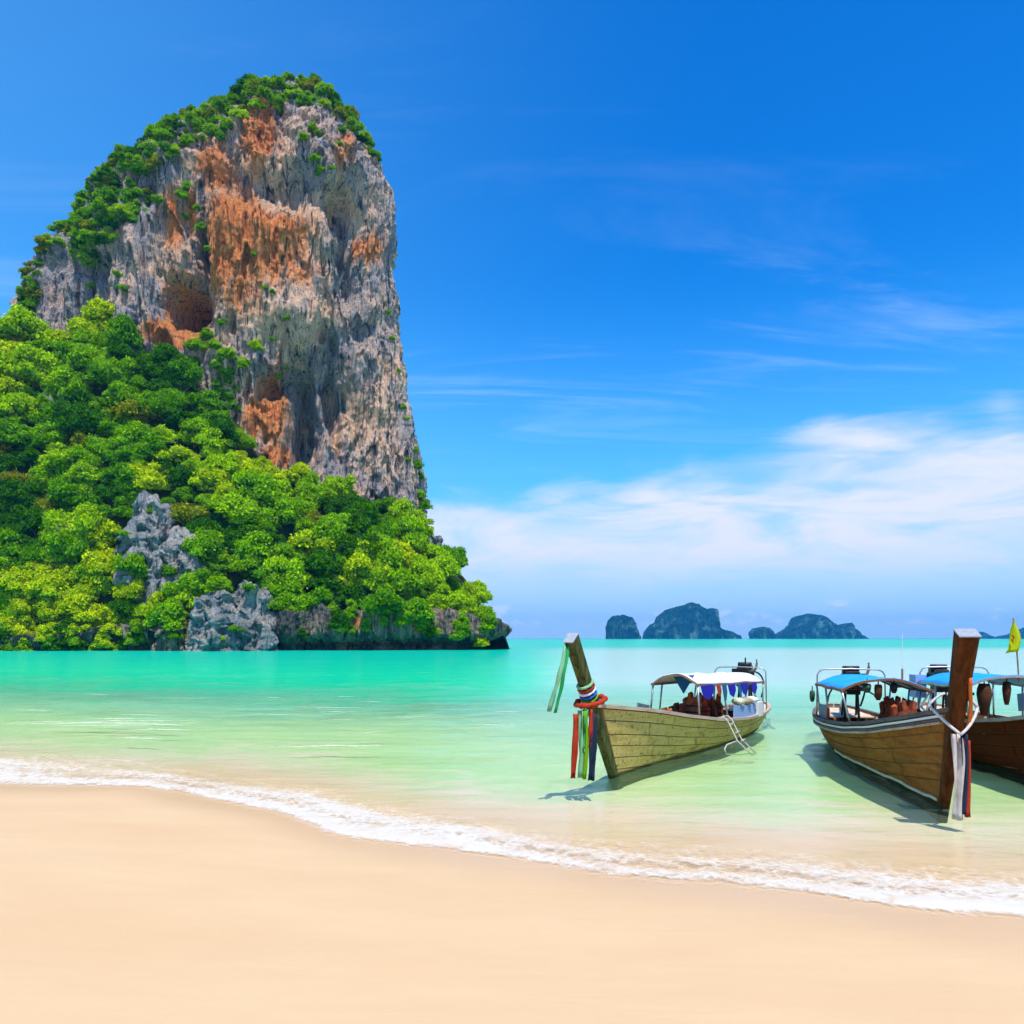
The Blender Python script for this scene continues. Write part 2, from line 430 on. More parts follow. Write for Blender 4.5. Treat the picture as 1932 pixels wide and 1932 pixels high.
# broken crests of the ripples further out
gC = random.Random(12); Vc_, Qc_, Dc_ = [], [], []
for k in range(30):
    yc = gC.uniform(16, 34); xc_ = gC.uniform(-0.62, 0.02) * yc
    if k < 9: yc = gC.uniform(20.5, 22.5); xc_ = gC.uniform(-11.5, -9.0)
    if yc - float(shore_hi(np.array(xc_))) < 2.0: continue
    ln = gC.uniform(0.4, 1.5) * (1.5 if k < 9 else 1); wd = gC.uniform(0.05, 0.13); b0 = len(Vc_)
    for i in range(15):
        u = i / 14 * 2 - 1; xx = xc_ + u * ln; bend_ = 0.10 * math.sin(3 * u + k) + 0.05 * math.sin(9 * u + 2 * k)
        for j in range(4):
            v = j / 3; Vc_.append((xx, yc + bend_ + (v - .5) * wd * 2.4, 0.022 + 0.010 * math.sin(math.pi * v))); Dc_.append((0.62 if 0 < j < 3 else -0.5) * (1 - u * u) - 0.12)
    Qc_ += (grid_quads(4, 15) + b0).tolist()
crest = link('ripple_foam', np_mesh('ripple_foam', Vc_, Qc_, attrs={'dens': Dc_}), m_foam)
tag(crest, 'scattered white flecks on the ripples off the beach', 'foam', kind='stuff')

# ================================================================== limestone
def rock_material(name, grey=(0.35, 0.32, 0.335), pale=(0.90, 0.54, 0.34), dark=(0.03, 0.022, 0.019), orange=(0.82, 0.165, 0.010), sc=1.0, darkamt=0.85):
    m, t = newmat(name)
    p = t.pos()
    vs = t.scale(p, (0.55 * sc, 0.55 * sc, 0.075 * sc))
    st = t.noise(vs, 1.0, 7, 0.62, 0.7)
    st2 = t.noise(t.scale(p, (1.7 * sc, 1.7 * sc, 0.16 * sc)), 1.0, 6, 0.65, 0.6)
    bl = t.noise(t.scale(p, (0.10, 0.10, 0.07)), 1.0, 5, 0.6, 0.8)
    fine = t.noise(p, 2.2 * sc, 6, 0.65)
    pm = t.math('ADD', t.attr('pale'), t.math('MULTIPLY', t.math('SUBTRACT', bl, 0.5), 1.6))
    pm = t.math('ADD', pm, t.math('MULTIPLY', t.math('SUBTRACT', st, 0.5), 1.3))
    c = t.mix(t.mr(pm, -0.05, 0.45, 0, 1, True), grey, pale)
    c = t.mix(t.mr(fine, 0.35, 0.7, 0, 0.5), c, t.mix(0.35, c, (0.60, 0.54, 0.50)))
    bl2 = t.noise(t.vmath('ADD', t.scale(p, (0.16, 0.16, 0.045)), (7, 3, 1)), 1.0, 5, 0.65, 1.0)
    c = t.mix(t.mr(bl2, 0.46, 0.37, 0, 0.60, True), c, t.mix(0.7, c, dark))
    om = t.math('ADD', t.attr('orange'), t.math('MULTIPLY', t.math('SUBTRACT', st, 0.5), 1.3))
    om = t.math('ADD', om, t.math('MULTIPLY', t.math('SUBTRACT', st2, 0.5), 0.9))
    oc = t.mix(t.mr(st2, 0.35, 0.65), orange, (0.78, 0.36, 0.13))
    c = t.mix(t.mr(om, 0.20, 0.58, 0, 0.95, True), c, oc)
    c = t.mix(t.mr(st, 0.47, 0.34, 0, darkamt, True), c, dark)
    c = t.mix(t.mr(st2, 0.46, 0.32, 0, darkamt, True), c, t.mix(0.6, c, dark))
    st3 = t.noise(t.vmath('ADD', t.scale(p, (2.6 * sc, 2.6 * sc, 0.15 * sc)), (5, 9, 3)), 1.0, 6, 0.7, 1.2)
    c = t.mix(t.mr(st3, 0.445, 0.41, 0, 0.92), c, dark)
    gz = t.n('ShaderNodeSeparateXYZ', i={0: t.n('ShaderNodeNewGeometry').outputs['Normal']}).outputs['Z']
    gm = t.math('MULTIPLY', t.mr(gz, 0.55, 0.85, 0, 1), t.mr(fine, 0.4, 0.6, 0, 0.8))
    c = t.mix(gm, c, (0.10, 0.15, 0.02))
    hgt = t.math('ADD', t.math('MULTIPLY', st2, 1.0), t.math('MULTIPLY', fine, 0.5))
    b = t.n('ShaderNodeBsdfPrincipled', i={'Base Color': c, 'Roughness': 0.9, 'Normal': t.bump(t.math('ADD', hgt, t.math('MULTIPLY', st3, 0.8)), 1.0, 0.8 / sc)})
    b.inputs['Specular IOR Level'].default_value = 0.15
    t.out(b.outputs[0])
    return m
m_cliff = rock_material('limestone')
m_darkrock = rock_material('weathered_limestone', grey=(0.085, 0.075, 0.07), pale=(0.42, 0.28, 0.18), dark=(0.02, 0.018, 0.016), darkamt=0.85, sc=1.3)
m_greyrock = rock_material('blue_grey_limestone', grey=(0.22, 0.24, 0.275), pale=(0.46, 0.40, 0.37), dark=(0.025, 0.028, 0.035), darkamt=0.85, sc=1.4)

# ---- the tower
YC = 195.0
LEFT = [(134, 578), (139, 555), (148, 520), (162, 474), (182, 450), (207, 416), (228, 374), (258, 324), (288, 274), (318, 248), (356, 198), (392, 154), (428, 124), (466, 98), (505, 70), (550, 54), (600, 40), (700, 10), (900, -20), (1120, -40)]
RIGHT = [(134, 584), (139, 596), (149, 607), (170, 622), (205, 628), (245, 650), (285, 677), (325, 701), (380, 725), (450, 737), (490, 735), (520, 728), (560, 735), (600, 742), (650, 745), (700, 751), (760, 762), (800, 774), (850, 782), (900, 789), (960, 792), (1120, 800)]
Lp = np.array(LEFT, float); Rp = np.array(RIGHT, float)
NV, NF, NB = 660, 640, 70
pyv = np.concatenate([np.linspace(1110, 230, 520), np.linspace(229, 134.5, 140)])
zz = CAM_H + (HOR - pyv) / FPX * (YC - 8)
xl = (np.interp(pyv, Lp[:, 0], Lp[:, 1]) - 966) / FPX * YC
xr = (np.interp(pyv, Rp[:, 0], Rp[:, 1]) - 966) / FPX * YC
# theta: pi (left) -> 2pi (right) is the front, 0 -> pi the back
th = np.concatenate([np.linspace(math.pi, 2 * math.pi, NF, endpoint=False), np.linspace(0, math.pi, NB, endpoint=False)])
NU = NF + NB
def tower_ring(xl, xr, th):
    TH, ZZ = np.meshgrid(th, zz)
    xc = ((xl + xr) / 2)[:, None]; hw = np.maximum((xr - xl) / 2, .3)[:, None]
    hd = np.minimum(19.0, hw * 0.55 + 0.8)
    c_, s_ = np.cos(TH), np.sin(TH); e = 2 / 2.3
    PX = xc + hw * np.sign(c_) * np.abs(c_) ** e
    PY = YC + hd * np.sign(s_) * np.abs(s_) ** e
    nx = c_ / hw; ny = s_ / hd; nl = np.sqrt(nx * nx + ny * ny)
    return ZZ, PX, PY, nx / nl, ny / nl, s_
# fit the widths so that the outline seen from the beach is the tower's
tgt_l = np.interp(pyv, Lp[:, 0], Lp[:, 1]); tgt_r = np.interp(pyv, Rp[:, 0], Rp[:, 1])
thc = np.linspace(math.pi, 2 * math.pi, 121)
for it in range(7):
    ZZ, PX, PY, nx, ny, s_ = tower_ring(xl, xr, thc)
    a = 966 + FPX * PX / PY; b = HOR - (ZZ - CAM_H) * FPX / PY
    kl = a.argmin(1); kr = a.argmax(1); r_ = np.arange(len(zz))
    ol, bl_ = a[r_, kl], b[r_, kl]; orr_, br_ = a[r_, kr], b[r_, kr]
    el_ = np.interp(bl_, Lp[:, 0], Lp[:, 1]) - ol; er_ = np.interp(br_, Rp[:, 0], Rp[:, 1]) - orr_
    xl = xl + 0.7 * el_ / FPX * YC; xr = xr + 0.7 * er_ / FPX * YC
    mid = (xl + xr) / 2; xl = np.minimum(xl, mid - .2); xr = np.maximum(xr, mid + .2)
ZZ, PX, PY, nx, ny, s_ = tower_ring(xl, xr, th)
front = np.clip(-s_, 0, 1) ** 0.5
wz = ZZ + 4.0 * fbm(PX / 16, PY / 16, ZZ / 16 + 3, 3)
wx = PX + 1.6 * fbm(PX / 9, PY / 9, ZZ / 22 + 11, 3)
dis = front * 6.0 * fbm(wx / 26, PY / 26, wz / 60, 3)
bt = fbm(wx / 9.0, PY / 9.0, wz / 40 + 5, 3, ridge=True)
dis += 3.4 * (bt - 0.3) * (0.30 + 0.70 * front)
fl = fbm(wx / 3.0, PY / 3.0, wz / 15 + 9, 3, ridge=True)
dis += 1.7 * (fl - 0.2)
fl2 = fbm(wx / 1.25, PY / 1.25, wz / 8 + 19, 2, ridge=True)
dis += 0.6 * (fl2 - 0.2)
sh = fbm(wx / 10, PY / 10, wz / 22 + 31, 3)
dis += front * 1.2 * np.tanh(5 * sh)
ph = ZZ / 13.0 + 1.6 * fbm(wx / 6, PY / 6, ZZ / 60 + 3, 3) + 0.5 * fbm(wx / 1.8, PY / 1.8, ZZ / 30, 2)
frac = ph - np.floor(ph)
dis += front * 1.5 * (1 - frac) ** 2.2 * sstep(-0.25, 0.25, fbm(wx / 14, PY / 14, ZZ / 18 + 77, 2))   # hanging draperies with undercuts
cv = fbm(wx / 6, PY / 6, wz / 11 + 44, 3)
dis -= front * 2.6 * sstep(0.30, 0.52, cv)                 # pockets                       # ledges and overhangs
dis += 0.9 * fbm(wx / 1.2, PY / 1.2, wz / 3.2 + 2, 3, 0.65) + 0.6 * fbm(PX / 1.6, PY / 1.6, ZZ / 1.6, 4, 0.65)
ipx = 966 + FPX * PX / (PY - 0) ; ipy = HOR - (ZZ - CAM_H) * FPX / PY
DENT = [(345, 575, 34, 30, 13), (372, 560, 18, 50, 5), (575, 790, 22, 80, 12), (635, 770, 20, 95, 11), (555, 720, 60, 26, 6), (640, 400, 36, 40, 8), (620, 380, 30, 24, 3),
        (690, 630, 26, 30, 5), (385, 470, 12, 60, 7), (300, 520, 16, 50, 3), (150, 500, 60, 22, 3.5), (510, 360, 60, 40, 3.5), (425, 330, 40, 50, 3), (650, 500, 18, 80, 7),
        (500, 730, 26, 22, 3.5), (560, 850, 24, 40, 4), (655, 860, 14, 50, 3), (520, 250, 24, 40, 2.5)]
jx = ipx + 26 * fbm(wx / 5, PY / 5, wz / 12 + 61, 4, 0.6); jy = ipy + 40 * fbm(wx / 4, PY / 4, wz / 12 + 81, 4, 0.6)
for (a, b, rx, ry, dp) in DENT:
    q = ((jx - a) / rx) ** 2 + ((ipy - b) / ry) ** 2
    dis -= front * 1.15 * dp * np.exp(-q ** 1.15)
BUMP = [(345, 505, 30, 40, 4), (600, 430, 60, 45, 3), (470, 450, 90, 60, 2), (560, 610, 70, 45, 4), (500, 560, 70, 60, 2.5), (430, 520, 20, 90, 2.5), (710, 760, 30, 120, 2), (600, 290, 40, 70, 3), (240, 460, 50, 70, 2)]
for (a, b, rx, ry, dp) in BUMP:
    q = ((ipx - a) / rx) ** 2 + ((ipy - b) / ry) ** 2
    dis += front * dp * np.exp(-q)
topfade = sstep(0.0, 6.0, zz[-1] - ZZ)
dis *= topfade
PX = PX + nx * dis; PY = PY + ny * dis
PZ = ZZ + 0.5 * fbm(PX / 3, PY / 3, ZZ / 3 + 50, 3) * topfade
ORNG = [(480, 470, 75, 55, .75), (420, 480, 28, 70, .75), (530, 440, 60, 40, .45), (490, 250, 28, 45, .75), (400, 310, 30, 50, .45), (440, 400, 50, 60, .5), (345, 575, 45, 60, .45), (330, 630, 40, 22, .85), (512, 770, 26, 60, .7),
        (450, 550, 50, 40, .4), (325, 420, 16, 60, .5), (690, 470, 22, 26, .5), (640, 300, 20, 40, .35), (560, 520, 50, 30, .35), (360, 400, 14, 40, .5), (480, 790, 20, 40, .5), (520, 860, 30, 25, .5)]
PALE = [(500, 470, 110, 70, .6), (420, 560, 90, 100, .25), (700, 420, 40, 200, .25), (700, 800, 60, 120, .35), (500, 320, 110, 70, .3), (480, 790, 60, 60, .45), (620, 430, 60, 80, .35), (550, 600, 110, 60, .25), (340, 480, 40, 80, .3), (700, 870, 50, 40, .3)]
def blob(L, a, b):
    r = np.zeros_like(a)
    for (x, y, rx, ry, k) in L: r = np.maximum(r, k * np.exp(-((a - x) / rx / 1.2) ** 2 - ((b - y) / ry / 1.25) ** 2))
    return r
om, pm = 1.5 * blob(ORNG, ipx, ipy), 1.25 * blob(PALE, ipx, ipy)
V = np.stack([PX, PY, PZ], -1).reshape(-1, 3)
V = np.concatenate([V, [[(xl[-1] + xr[-1]) / 2, YC, zz[-1] + 0.6]]])
q = grid_quads(NU, NV, True)
lastrow = (NV - 1) * NU + np.arange(NU)
tt = np.stack([lastrow, np.roll(lastrow, -1), np.full(NU, len(V) - 1)], 1)
me_tower = np_mesh('limestone_cliff', V, q, tt, attrs={'orange': np.append(om.ravel(), 0), 'pale': np.append(pm.ravel(), 0)})
cliff = link('limestone_cliff', me_tower, m_cliff)
tag(cliff, 'towering grey and orange limestone cliff rising above the jungle', 'cliff')
def bvh_np(V, Q, T=None):
    polys = [tuple(r) for r in np.asarray(Q).tolist()] + ([tuple(r) for r in np.asarray(T).tolist()] if T is not None else [])
    return BVHTree.FromPolygons([tuple(r) for r in np.asarray(V).tolist()], polys)
# coarse copy for placing plants
st = 4
Vc = np.stack([PX, PY, PZ], -1)[::st, :NF:st]
bvh_tower = bvh_np(Vc.reshape(-1, 3), grid_quads(Vc.shape[1], Vc.shape[0]))

# ---- the wooded headland below it
RIDGE = [(-400, 78), (-60, 72), (0, 69), (120, 70), (220, 74), (300, 69), (380, 61), (440, 55), (480, 48), (560, 40), (640, 38), (700, 36), (785, 31), (815, 25), (845, 20), (875, 16), (895, 12.5), (910, 9.5), (925, 7.5), (940, 6.0), (952, 3.5), (975, -6)]
RA = np.array(RIDGE, float)
def shoreY(px): return np.interp(px, [-400, 0, 200, 500, 700, 900, 960], [139, 144, 147, 149, 152, 158, 162])
pxs = np.linspace(-420, 972, 360); us = np.concatenate([np.linspace(0, 34, 110), np.linspace(35, 75, 20)])
PXg, U = np.meshgrid(pxs, us)
Yg = shoreY(PXg) + 1.5 + U
Xg = (PXg - 966) / FPX * Yg
Rg = np.interp(PXg, RA[:, 0], RA[:, 1])
base = np.interp(PXg, [-400, 0, 180, 370, 510, 700, 900, 945, 960, 972], [1.0, 1.0, 2.5, 4.5, 6.2, 6.8, 5.5, 3.4, 0.5, -5])
tt_ = np.clip(U / 31.0, 0, 1)
Zg = base + (Rg - base) * (1 - (1 - tt_) ** 1.35)
Zg = np.where(U > 33, Rg - (U - 33) * 0.25 * sstep(300, 780, PXg), Zg)
nz = fbm(Xg / 14, Yg / 14, 0 * Xg + 3, 3)
Zg += nz * 3.0 * sstep(0, 10, U) * sstep(960, 880, PXg)
Zg = np.minimum(Zg, Zg)
m_soil, t = newmat('jungle_floor')
p = t.pos()
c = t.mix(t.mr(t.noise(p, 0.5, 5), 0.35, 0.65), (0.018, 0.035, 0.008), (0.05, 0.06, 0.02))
t.out(t.n('ShaderNodeBsdfDiffuse', i={'Color': c}).outputs[0])
Vh = np.stack([Xg, Yg, Zg], -1).reshape(-1, 3); Qh = grid_quads(len(pxs), len(us))
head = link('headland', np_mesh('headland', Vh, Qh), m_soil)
tag(head, 'steep jungle covered headland at the foot of the cliff', kind='structure')
bvh_head = bvh_np(Vh, Qh)

# ---- undercut sea cliff along the waterline
nu, nv = 1300, 84
pxu = np.linspace(-420, 948, nu); vv = np.linspace(0, 1, nv)
PU, VV = np.meshgrid(pxu, vv)
topz = np.interp(PU, [-420, 0, 150, 200, 370, 500, 520, 640, 780, 880, 930, 950, 966], [2.2, 2.4, 3.0, 4.4, 5.6, 6.4, 7.2, 7.6, 8.0, 7.4, 5.6, 4.2, 2.5])
topz = topz + 2.4 * fbm(PU / 45, 0 * PU, 0 * PU, 4)
Zs = -1.2 + (topz + 1.2) * VV
by = shoreY(PU) + 0.6; bx = (PU - 966) / FPX * by
prof = 1.3 * sstep(0.6, 3.4, Zs) - 0.9 * np.exp(-((Zs - 0.7) / 0.9) ** 2)          # notch cut by the waves, bulging brow
over = prof * np.interp(PU, [-420, 150, 400, 700, 966], [0.5, 0.6, 1.2, 1.7, 2.2])
f1 = fbm(bx / 7, 0 * bx, Zs / 30, 3, ridge=True); f2 = fbm(bx / 1.6, 0 * bx + 3, Zs / 7, 4, ridge=True); f3 = fbm(bx / 0.6, by / 0.6, Zs / 0.9, 3)
off = over + 3.2 * (f1 - 0.2) + 1.1 * (f2 - 0.2) * sstep(-0.5, 1.5, Zs) + 0.35 * f3
off -= 3.5 * np.exp(-((PU - 372) / 9.0) ** 2)                                       # cleft
bend = sstep(890, 946, PU)
Xs = bx + bend * np.interp(VV, [0, 0.25, 0.6, 1], [-6.5, -5.0, -2.2, -1.2]) + off * 0.8 * bend
Ys = by - off * (1 - 0.4 * bend) + bend * 12 * sstep(925, 948, PU)
# a roof leading back under the trees
Xs = np.concatenate([Xs, Xs[-1:] + 0.0]); Ys = np.concatenate([Ys, Ys[-1:] + 6.0]); Zs = np.concatenate([Zs, Zs[-1:] + 0.4])
orr = 0.75 * np.exp(-((PU - 682) / 14) ** 2 - ((Zs[:-1] - 5.2) / 1.6) ** 2) + 0.35 * np.exp(-((PU - 790) / 12) ** 2) * (Zs[:-1] > 3)
pal = 0.55 * sstep(540, 620, PU) * np.clip(fbm(bx / 5, 0 * bx + 8, Zs[:-1] / 5, 2) + 0.3, 0, 1)
padr = lambda a: np.concatenate([a, a[-1:]]).ravel()
Vs = np.stack([Xs, Ys, Zs], -1).reshape(-1, 3); Qs = grid_quads(nu, nv + 1)
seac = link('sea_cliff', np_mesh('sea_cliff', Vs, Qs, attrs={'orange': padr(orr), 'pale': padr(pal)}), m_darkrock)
tag(seac, 'low dark undercut sea cliff running along the waterline below the jungle', 'cliff')
bvh_sea = bvh_np(Vs, Qs)

# ---- free-standing rocks
camv = Vector((0, 0, CAM_H))
def cast(bvh, px, py):
    d = Vector(at(px, py, 1.0)) - camv; d.normalize()
    return bvh.ray_cast(camv, d, 1000)
def rock(name, label, px, py, Y, size, mat, seed, squash=2.6, lean=(0, 0), flute=0.9, taper=0.75, pale=0.15, group=None, down=7.0):
    """a fluted limestone block: base centre seen at (px,py)"""
    h_ = cast(bvh_head, px, py - 4)[0] if py < 1200 else None
    o_ = at(px, py, Y) if h_ is None else np.array([h_.x, h_.y + size[1] * .25, h_.z])
    n1, n2 = 200, 130
    a = np.linspace(0, 2 * math.pi, n1, endpoint=False); b = np.linspace(0, 1, n2)
    A, B = np.meshgrid(a, b)
    rad = np.where(B < 0.8, 1 - (1 - taper) * B / 0.8, taper * np.sqrt(np.clip(1 - ((B - 0.8) / 0.2) ** 2, 0, 1)))
    ca, sa = np.cos(A), np.sin(A); e = 2 / squash
    x = size[0] / 2 * rad * np.sign(ca) * np.abs(ca) ** e; y = size[1] / 2 * rad * np.sign(sa) * np.abs(sa) ** e; z = size[2] * B
    k = seed * 13.7
    wv = z + 1.5 * fbm(x / 5 + k, y / 5, z / 5, 2)
    ds = 2.2 * fbm(x / 7 + k, y / 7, wv / 9, 3) + 1.4 * flute * (fbm(x / 1.9 + k, y / 1.9, wv / 10, 3, ridge=True) - 0.2) + 1.2 * np.tanh(5 * fbm(x / 3.5 + k, y / 3.5, wv / 3.5 + 9, 3)) + 0.9 * fbm(x / 2 + k, y / 2, z / 2.5, 4, 0.6) + 0.35 * fbm(x / 0.9 + k, y / 0.9, z / 1.2, 4)
    ds *= np.clip(rad * 1.6, 0.15, 1)
    x = x + ca * ds + lean[0] * B; y = y + sa * ds + lean[1] * B
    z = z + (1.2 * fbm(x / 2.5 + k, y / 2.5, z / 2.5, 3) + 0.16 * size[2] * fbm(x / 4 + k, y / 4, 0 * z + 3, 3)) * B
    V = np.stack([x + o_[0], y + o_[1], np.where(z < 0.6, z - down, z) + o_[2] - 0.6], -1).reshape(-1, 3)
    g = np.clip(0.2 + fbm(x / 4 + k, y / 4, z / 4 + 5, 2), 0, 1)
    Q = grid_quads(n1, n2, True)
    o = link(name, np_mesh(name, V, Q, attrs={'orange': 0 * g.ravel(), 'pale': (pale + 0.3 * g).ravel()}), mat)
    tag(o, label, 'rock', group)
    return V, Q
rocks = []
rocks.append(rock('rock_outcrop', 'tall pale blue-grey rock pinnacle standing out of the lower jungle', 276, 1112, 152, (11.5, 9, 18.5), m_greyrock, 1, lean=(0.2, -0.6), taper=0.50, flute=0.6))
rocks.append(rock('rock_outcrop', 'smaller grey rock shoulder leaning against the right of the pale pinnacle', 348, 1110, 151, (8.5, 8, 12.0), m_greyrock, 2, lean=(-1.6, 0), taper=0.5, pale=0.35))
rocks.append(rock('rock_outcrop', 'rounded fluted grey rock at the waterline right of the dark cleft', 408, 1229, 145, (8.6, 9, 11.5), m_greyrock, 3, lean=(0.3, 0.6), taper=0.66))
rocks.append(rock('rock_outcrop', 'taller fluted grey rock at the waterline with a vine down its left side', 468, 1229, 147, (8.4, 9, 13.0), m_greyrock, 4, lean=(0.4, 0.8), taper=0.60))
rocks.append(rock('rock_outcrop', 'small bare grey rock high on the right skyline of the headland', 822, 1046, 170, (3.4, 3, 4.5), m_greyrock, 5, taper=0.7, down=2.0))
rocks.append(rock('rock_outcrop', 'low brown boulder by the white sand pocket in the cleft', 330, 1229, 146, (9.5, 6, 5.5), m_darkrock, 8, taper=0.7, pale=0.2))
# little white beach in the cleft
mb = MB()
ring = [(372 + 24 * math.cos(k * 0.5236), 146.3 + 1.2 * math.sin(k * 0.5236)) for k in range(12)]
P_ = [((px - 966) / FPX * Y, Y, 0.02) for px, Y in ring] + [((372 - 966) / FPX * 146.6, 146.6, 0.75)]
mb.add(P_, [(k, (k + 1) % 12, 12) for k in range(12)])
o = mb.build('cove_sand', m_sand, smooth=True); tag(o, kind='structure')

# ================================================================== far islands
def island(label, prof, Y, dep, seed, rockiness=0.5, base_y=1204.6):
    prof = np.array(prof, float)
    px0, px1 = prof[0, 0], prof[-1, 0]
    n1, n2 = 150, 60
    a = np.linspace(px0, px1, n1); ph = np.linspace(0, math.pi, n2)
    A, P = np.meshgrid(a, ph)
    s = Y / FPX
    H = np.interp(A, prof[:, 0], HOR - prof[:, 1]) * s + CAM_H + 1.0
    D = dep * np.sqrt(np.clip(1 - ((A - (px0 + px1) / 2) / ((px1 - px0) / 2)) ** 2, 0.02, 1))
    x = (A - 966) * s; y = Y - D * np.sign(np.cos(P)) * np.abs(np.cos(P)) ** 0.75; z = H * np.sin(P) ** 0.6
    k = seed * 7.1
    g = fbm(x / 60 + k, y / 60, z / 70, 4); g2 = fbm(x / 18 + k, y / 18, z / 24, 4, ridge=True)
    y = y - 26 * g - 22 * g2; x = x + 10 * g; z = z * (1 + 0.06 * g2 + 0.06 * g - 0.04) - 1.0
    V = np.stack([x, y, z], -1).reshape(-1, 3)
    o = link('island', np_mesh('island', V, grid_quads(n1, n2)), m_island)
    tag(o, label, 'island', 'limestone islands on the horizon')
m_island, t = newmat('far_island')
p = t.pos()
gz = t.n('ShaderNodeSeparateXYZ', i={0: t.n('ShaderNodeNewGeometry').outputs['Normal']}).outputs['Z']
n_ = t.noise(t.scale(p, (0.03, 0.03, 0.02)), 1.0, 6, 0.65)
n2_ = t.noise(t.scale(p, (0.12, 0.12, 0.04)), 1.0, 5, 0.6)
c = t.mix(t.mr(n2_, 0.35, 0.65), (0.003, 0.022, 0.030), (0.010, 0.06, 0.055))
c = t.mix(t.math('MULTIPLY', t.mr(n_, 0.50, 0.60), t.mr(gz, 0.85, 0.4)), c, (0.12, 0.20, 0.19))
t.out(t.n('ShaderNodeBsdfDiffuse', i={'Color': c, 'Normal': t.bump(n2_, 1.0, 12.0)}).outputs[0])
island('small round-topped blue island at the left end of the horizon group', [(1143, 1204), (1144, 1185), (1148, 1170), (1156, 1162), (1175, 1160), (1190, 1165), (1197, 1176), (1202, 1190), (1207, 1204)], 2300, 40, 1)
island('largest blue limestone island with a steep right shoulder and low tail', [(1214, 1204), (1218, 1190), (1226, 1178), (1238, 1172), (1242, 1160), (1256, 1150), (1285, 1143), (1300, 1137), (1315, 1140), (1326, 1149), (1344, 1149), (1346, 1178), (1358, 1188), (1378, 1193), (1394, 1199), (1396, 1204)], 2500, 90, 2)
island('tiny squat blue islet between the two large islands', [(1414, 1204), (1415, 1192), (1422, 1185), (1440, 1182), (1452, 1184), (1459, 1192), (1460, 1204)], 2700, 30, 3)
island('wide blue island with a gentle dome and a spur on its right', [(1458, 1204), (1466, 1196), (1480, 1188), (1492, 1175), (1500, 1163), (1522, 1158), (1545, 1163), (1562, 1175), (1580, 1183), (1584, 1178), (1600, 1175), (1604, 1186), (1612, 1188), (1616, 1197), (1632, 1204)], 2800, 90, 4)
island('distant pale blue island peeping out beside the brown prow', [(1826, 1204), (1838, 1196), (1846, 1192), (1855, 1197), (1868, 1204)], 3200, 50, 5)
island('distant low blue ridge behind the yellow flag at the right edge', [(1872, 1204), (1890, 1199), (1910, 1196), (1925, 1187), (1945, 1180), (2000, 1176), (2080, 1204)], 3300, 80, 6)
# ================================================================== vegetation
m_leaf, t = newmat('foliage')
oi = t.n('ShaderNodeObjectInfo')
shade = t.attr('leafvar')
base = oi.outputs['Color']
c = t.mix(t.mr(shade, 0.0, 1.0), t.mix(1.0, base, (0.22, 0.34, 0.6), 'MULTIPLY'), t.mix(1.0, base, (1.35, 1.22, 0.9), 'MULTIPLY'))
c = t.mix(t.mr(oi.outputs['Random'], 0, 1, 0, 0.25), c, t.mix(1.0, base, (1.3, 0.95, 0.6), 'MULTIPLY'))
df = t.n('ShaderNodeBsdfDiffuse', i={'Color': c})
tl = t.n('ShaderNodeBsdfTranslucent', i={'Color': t.mix(1.0, c, (1.1, 1.05, 0.3), 'MULTIPLY')})
mxl = t.n('ShaderNodeMixShader', i={0: 0.30, 1: df.outputs[0], 2: tl.outputs[0]})
t.out(mxl.outputs[0])
m_bark, t = newmat('bark')
c = t.mix(t.noise(t.scale(t.obj(), (6, 6, 1.5)), 1.0, 5), (0.12, 0.09, 0.065), (0.26, 0.21, 0.16))
t.out(t.n('ShaderNodeBsdfDiffuse', i={'Color': c}).outputs[0])
m_bare, t = newmat('bleached_wood')
t.out(t.n('ShaderNodeBsdfDiffuse', i={'Color': (0.42, 0.34, 0.27)}).outputs[0])

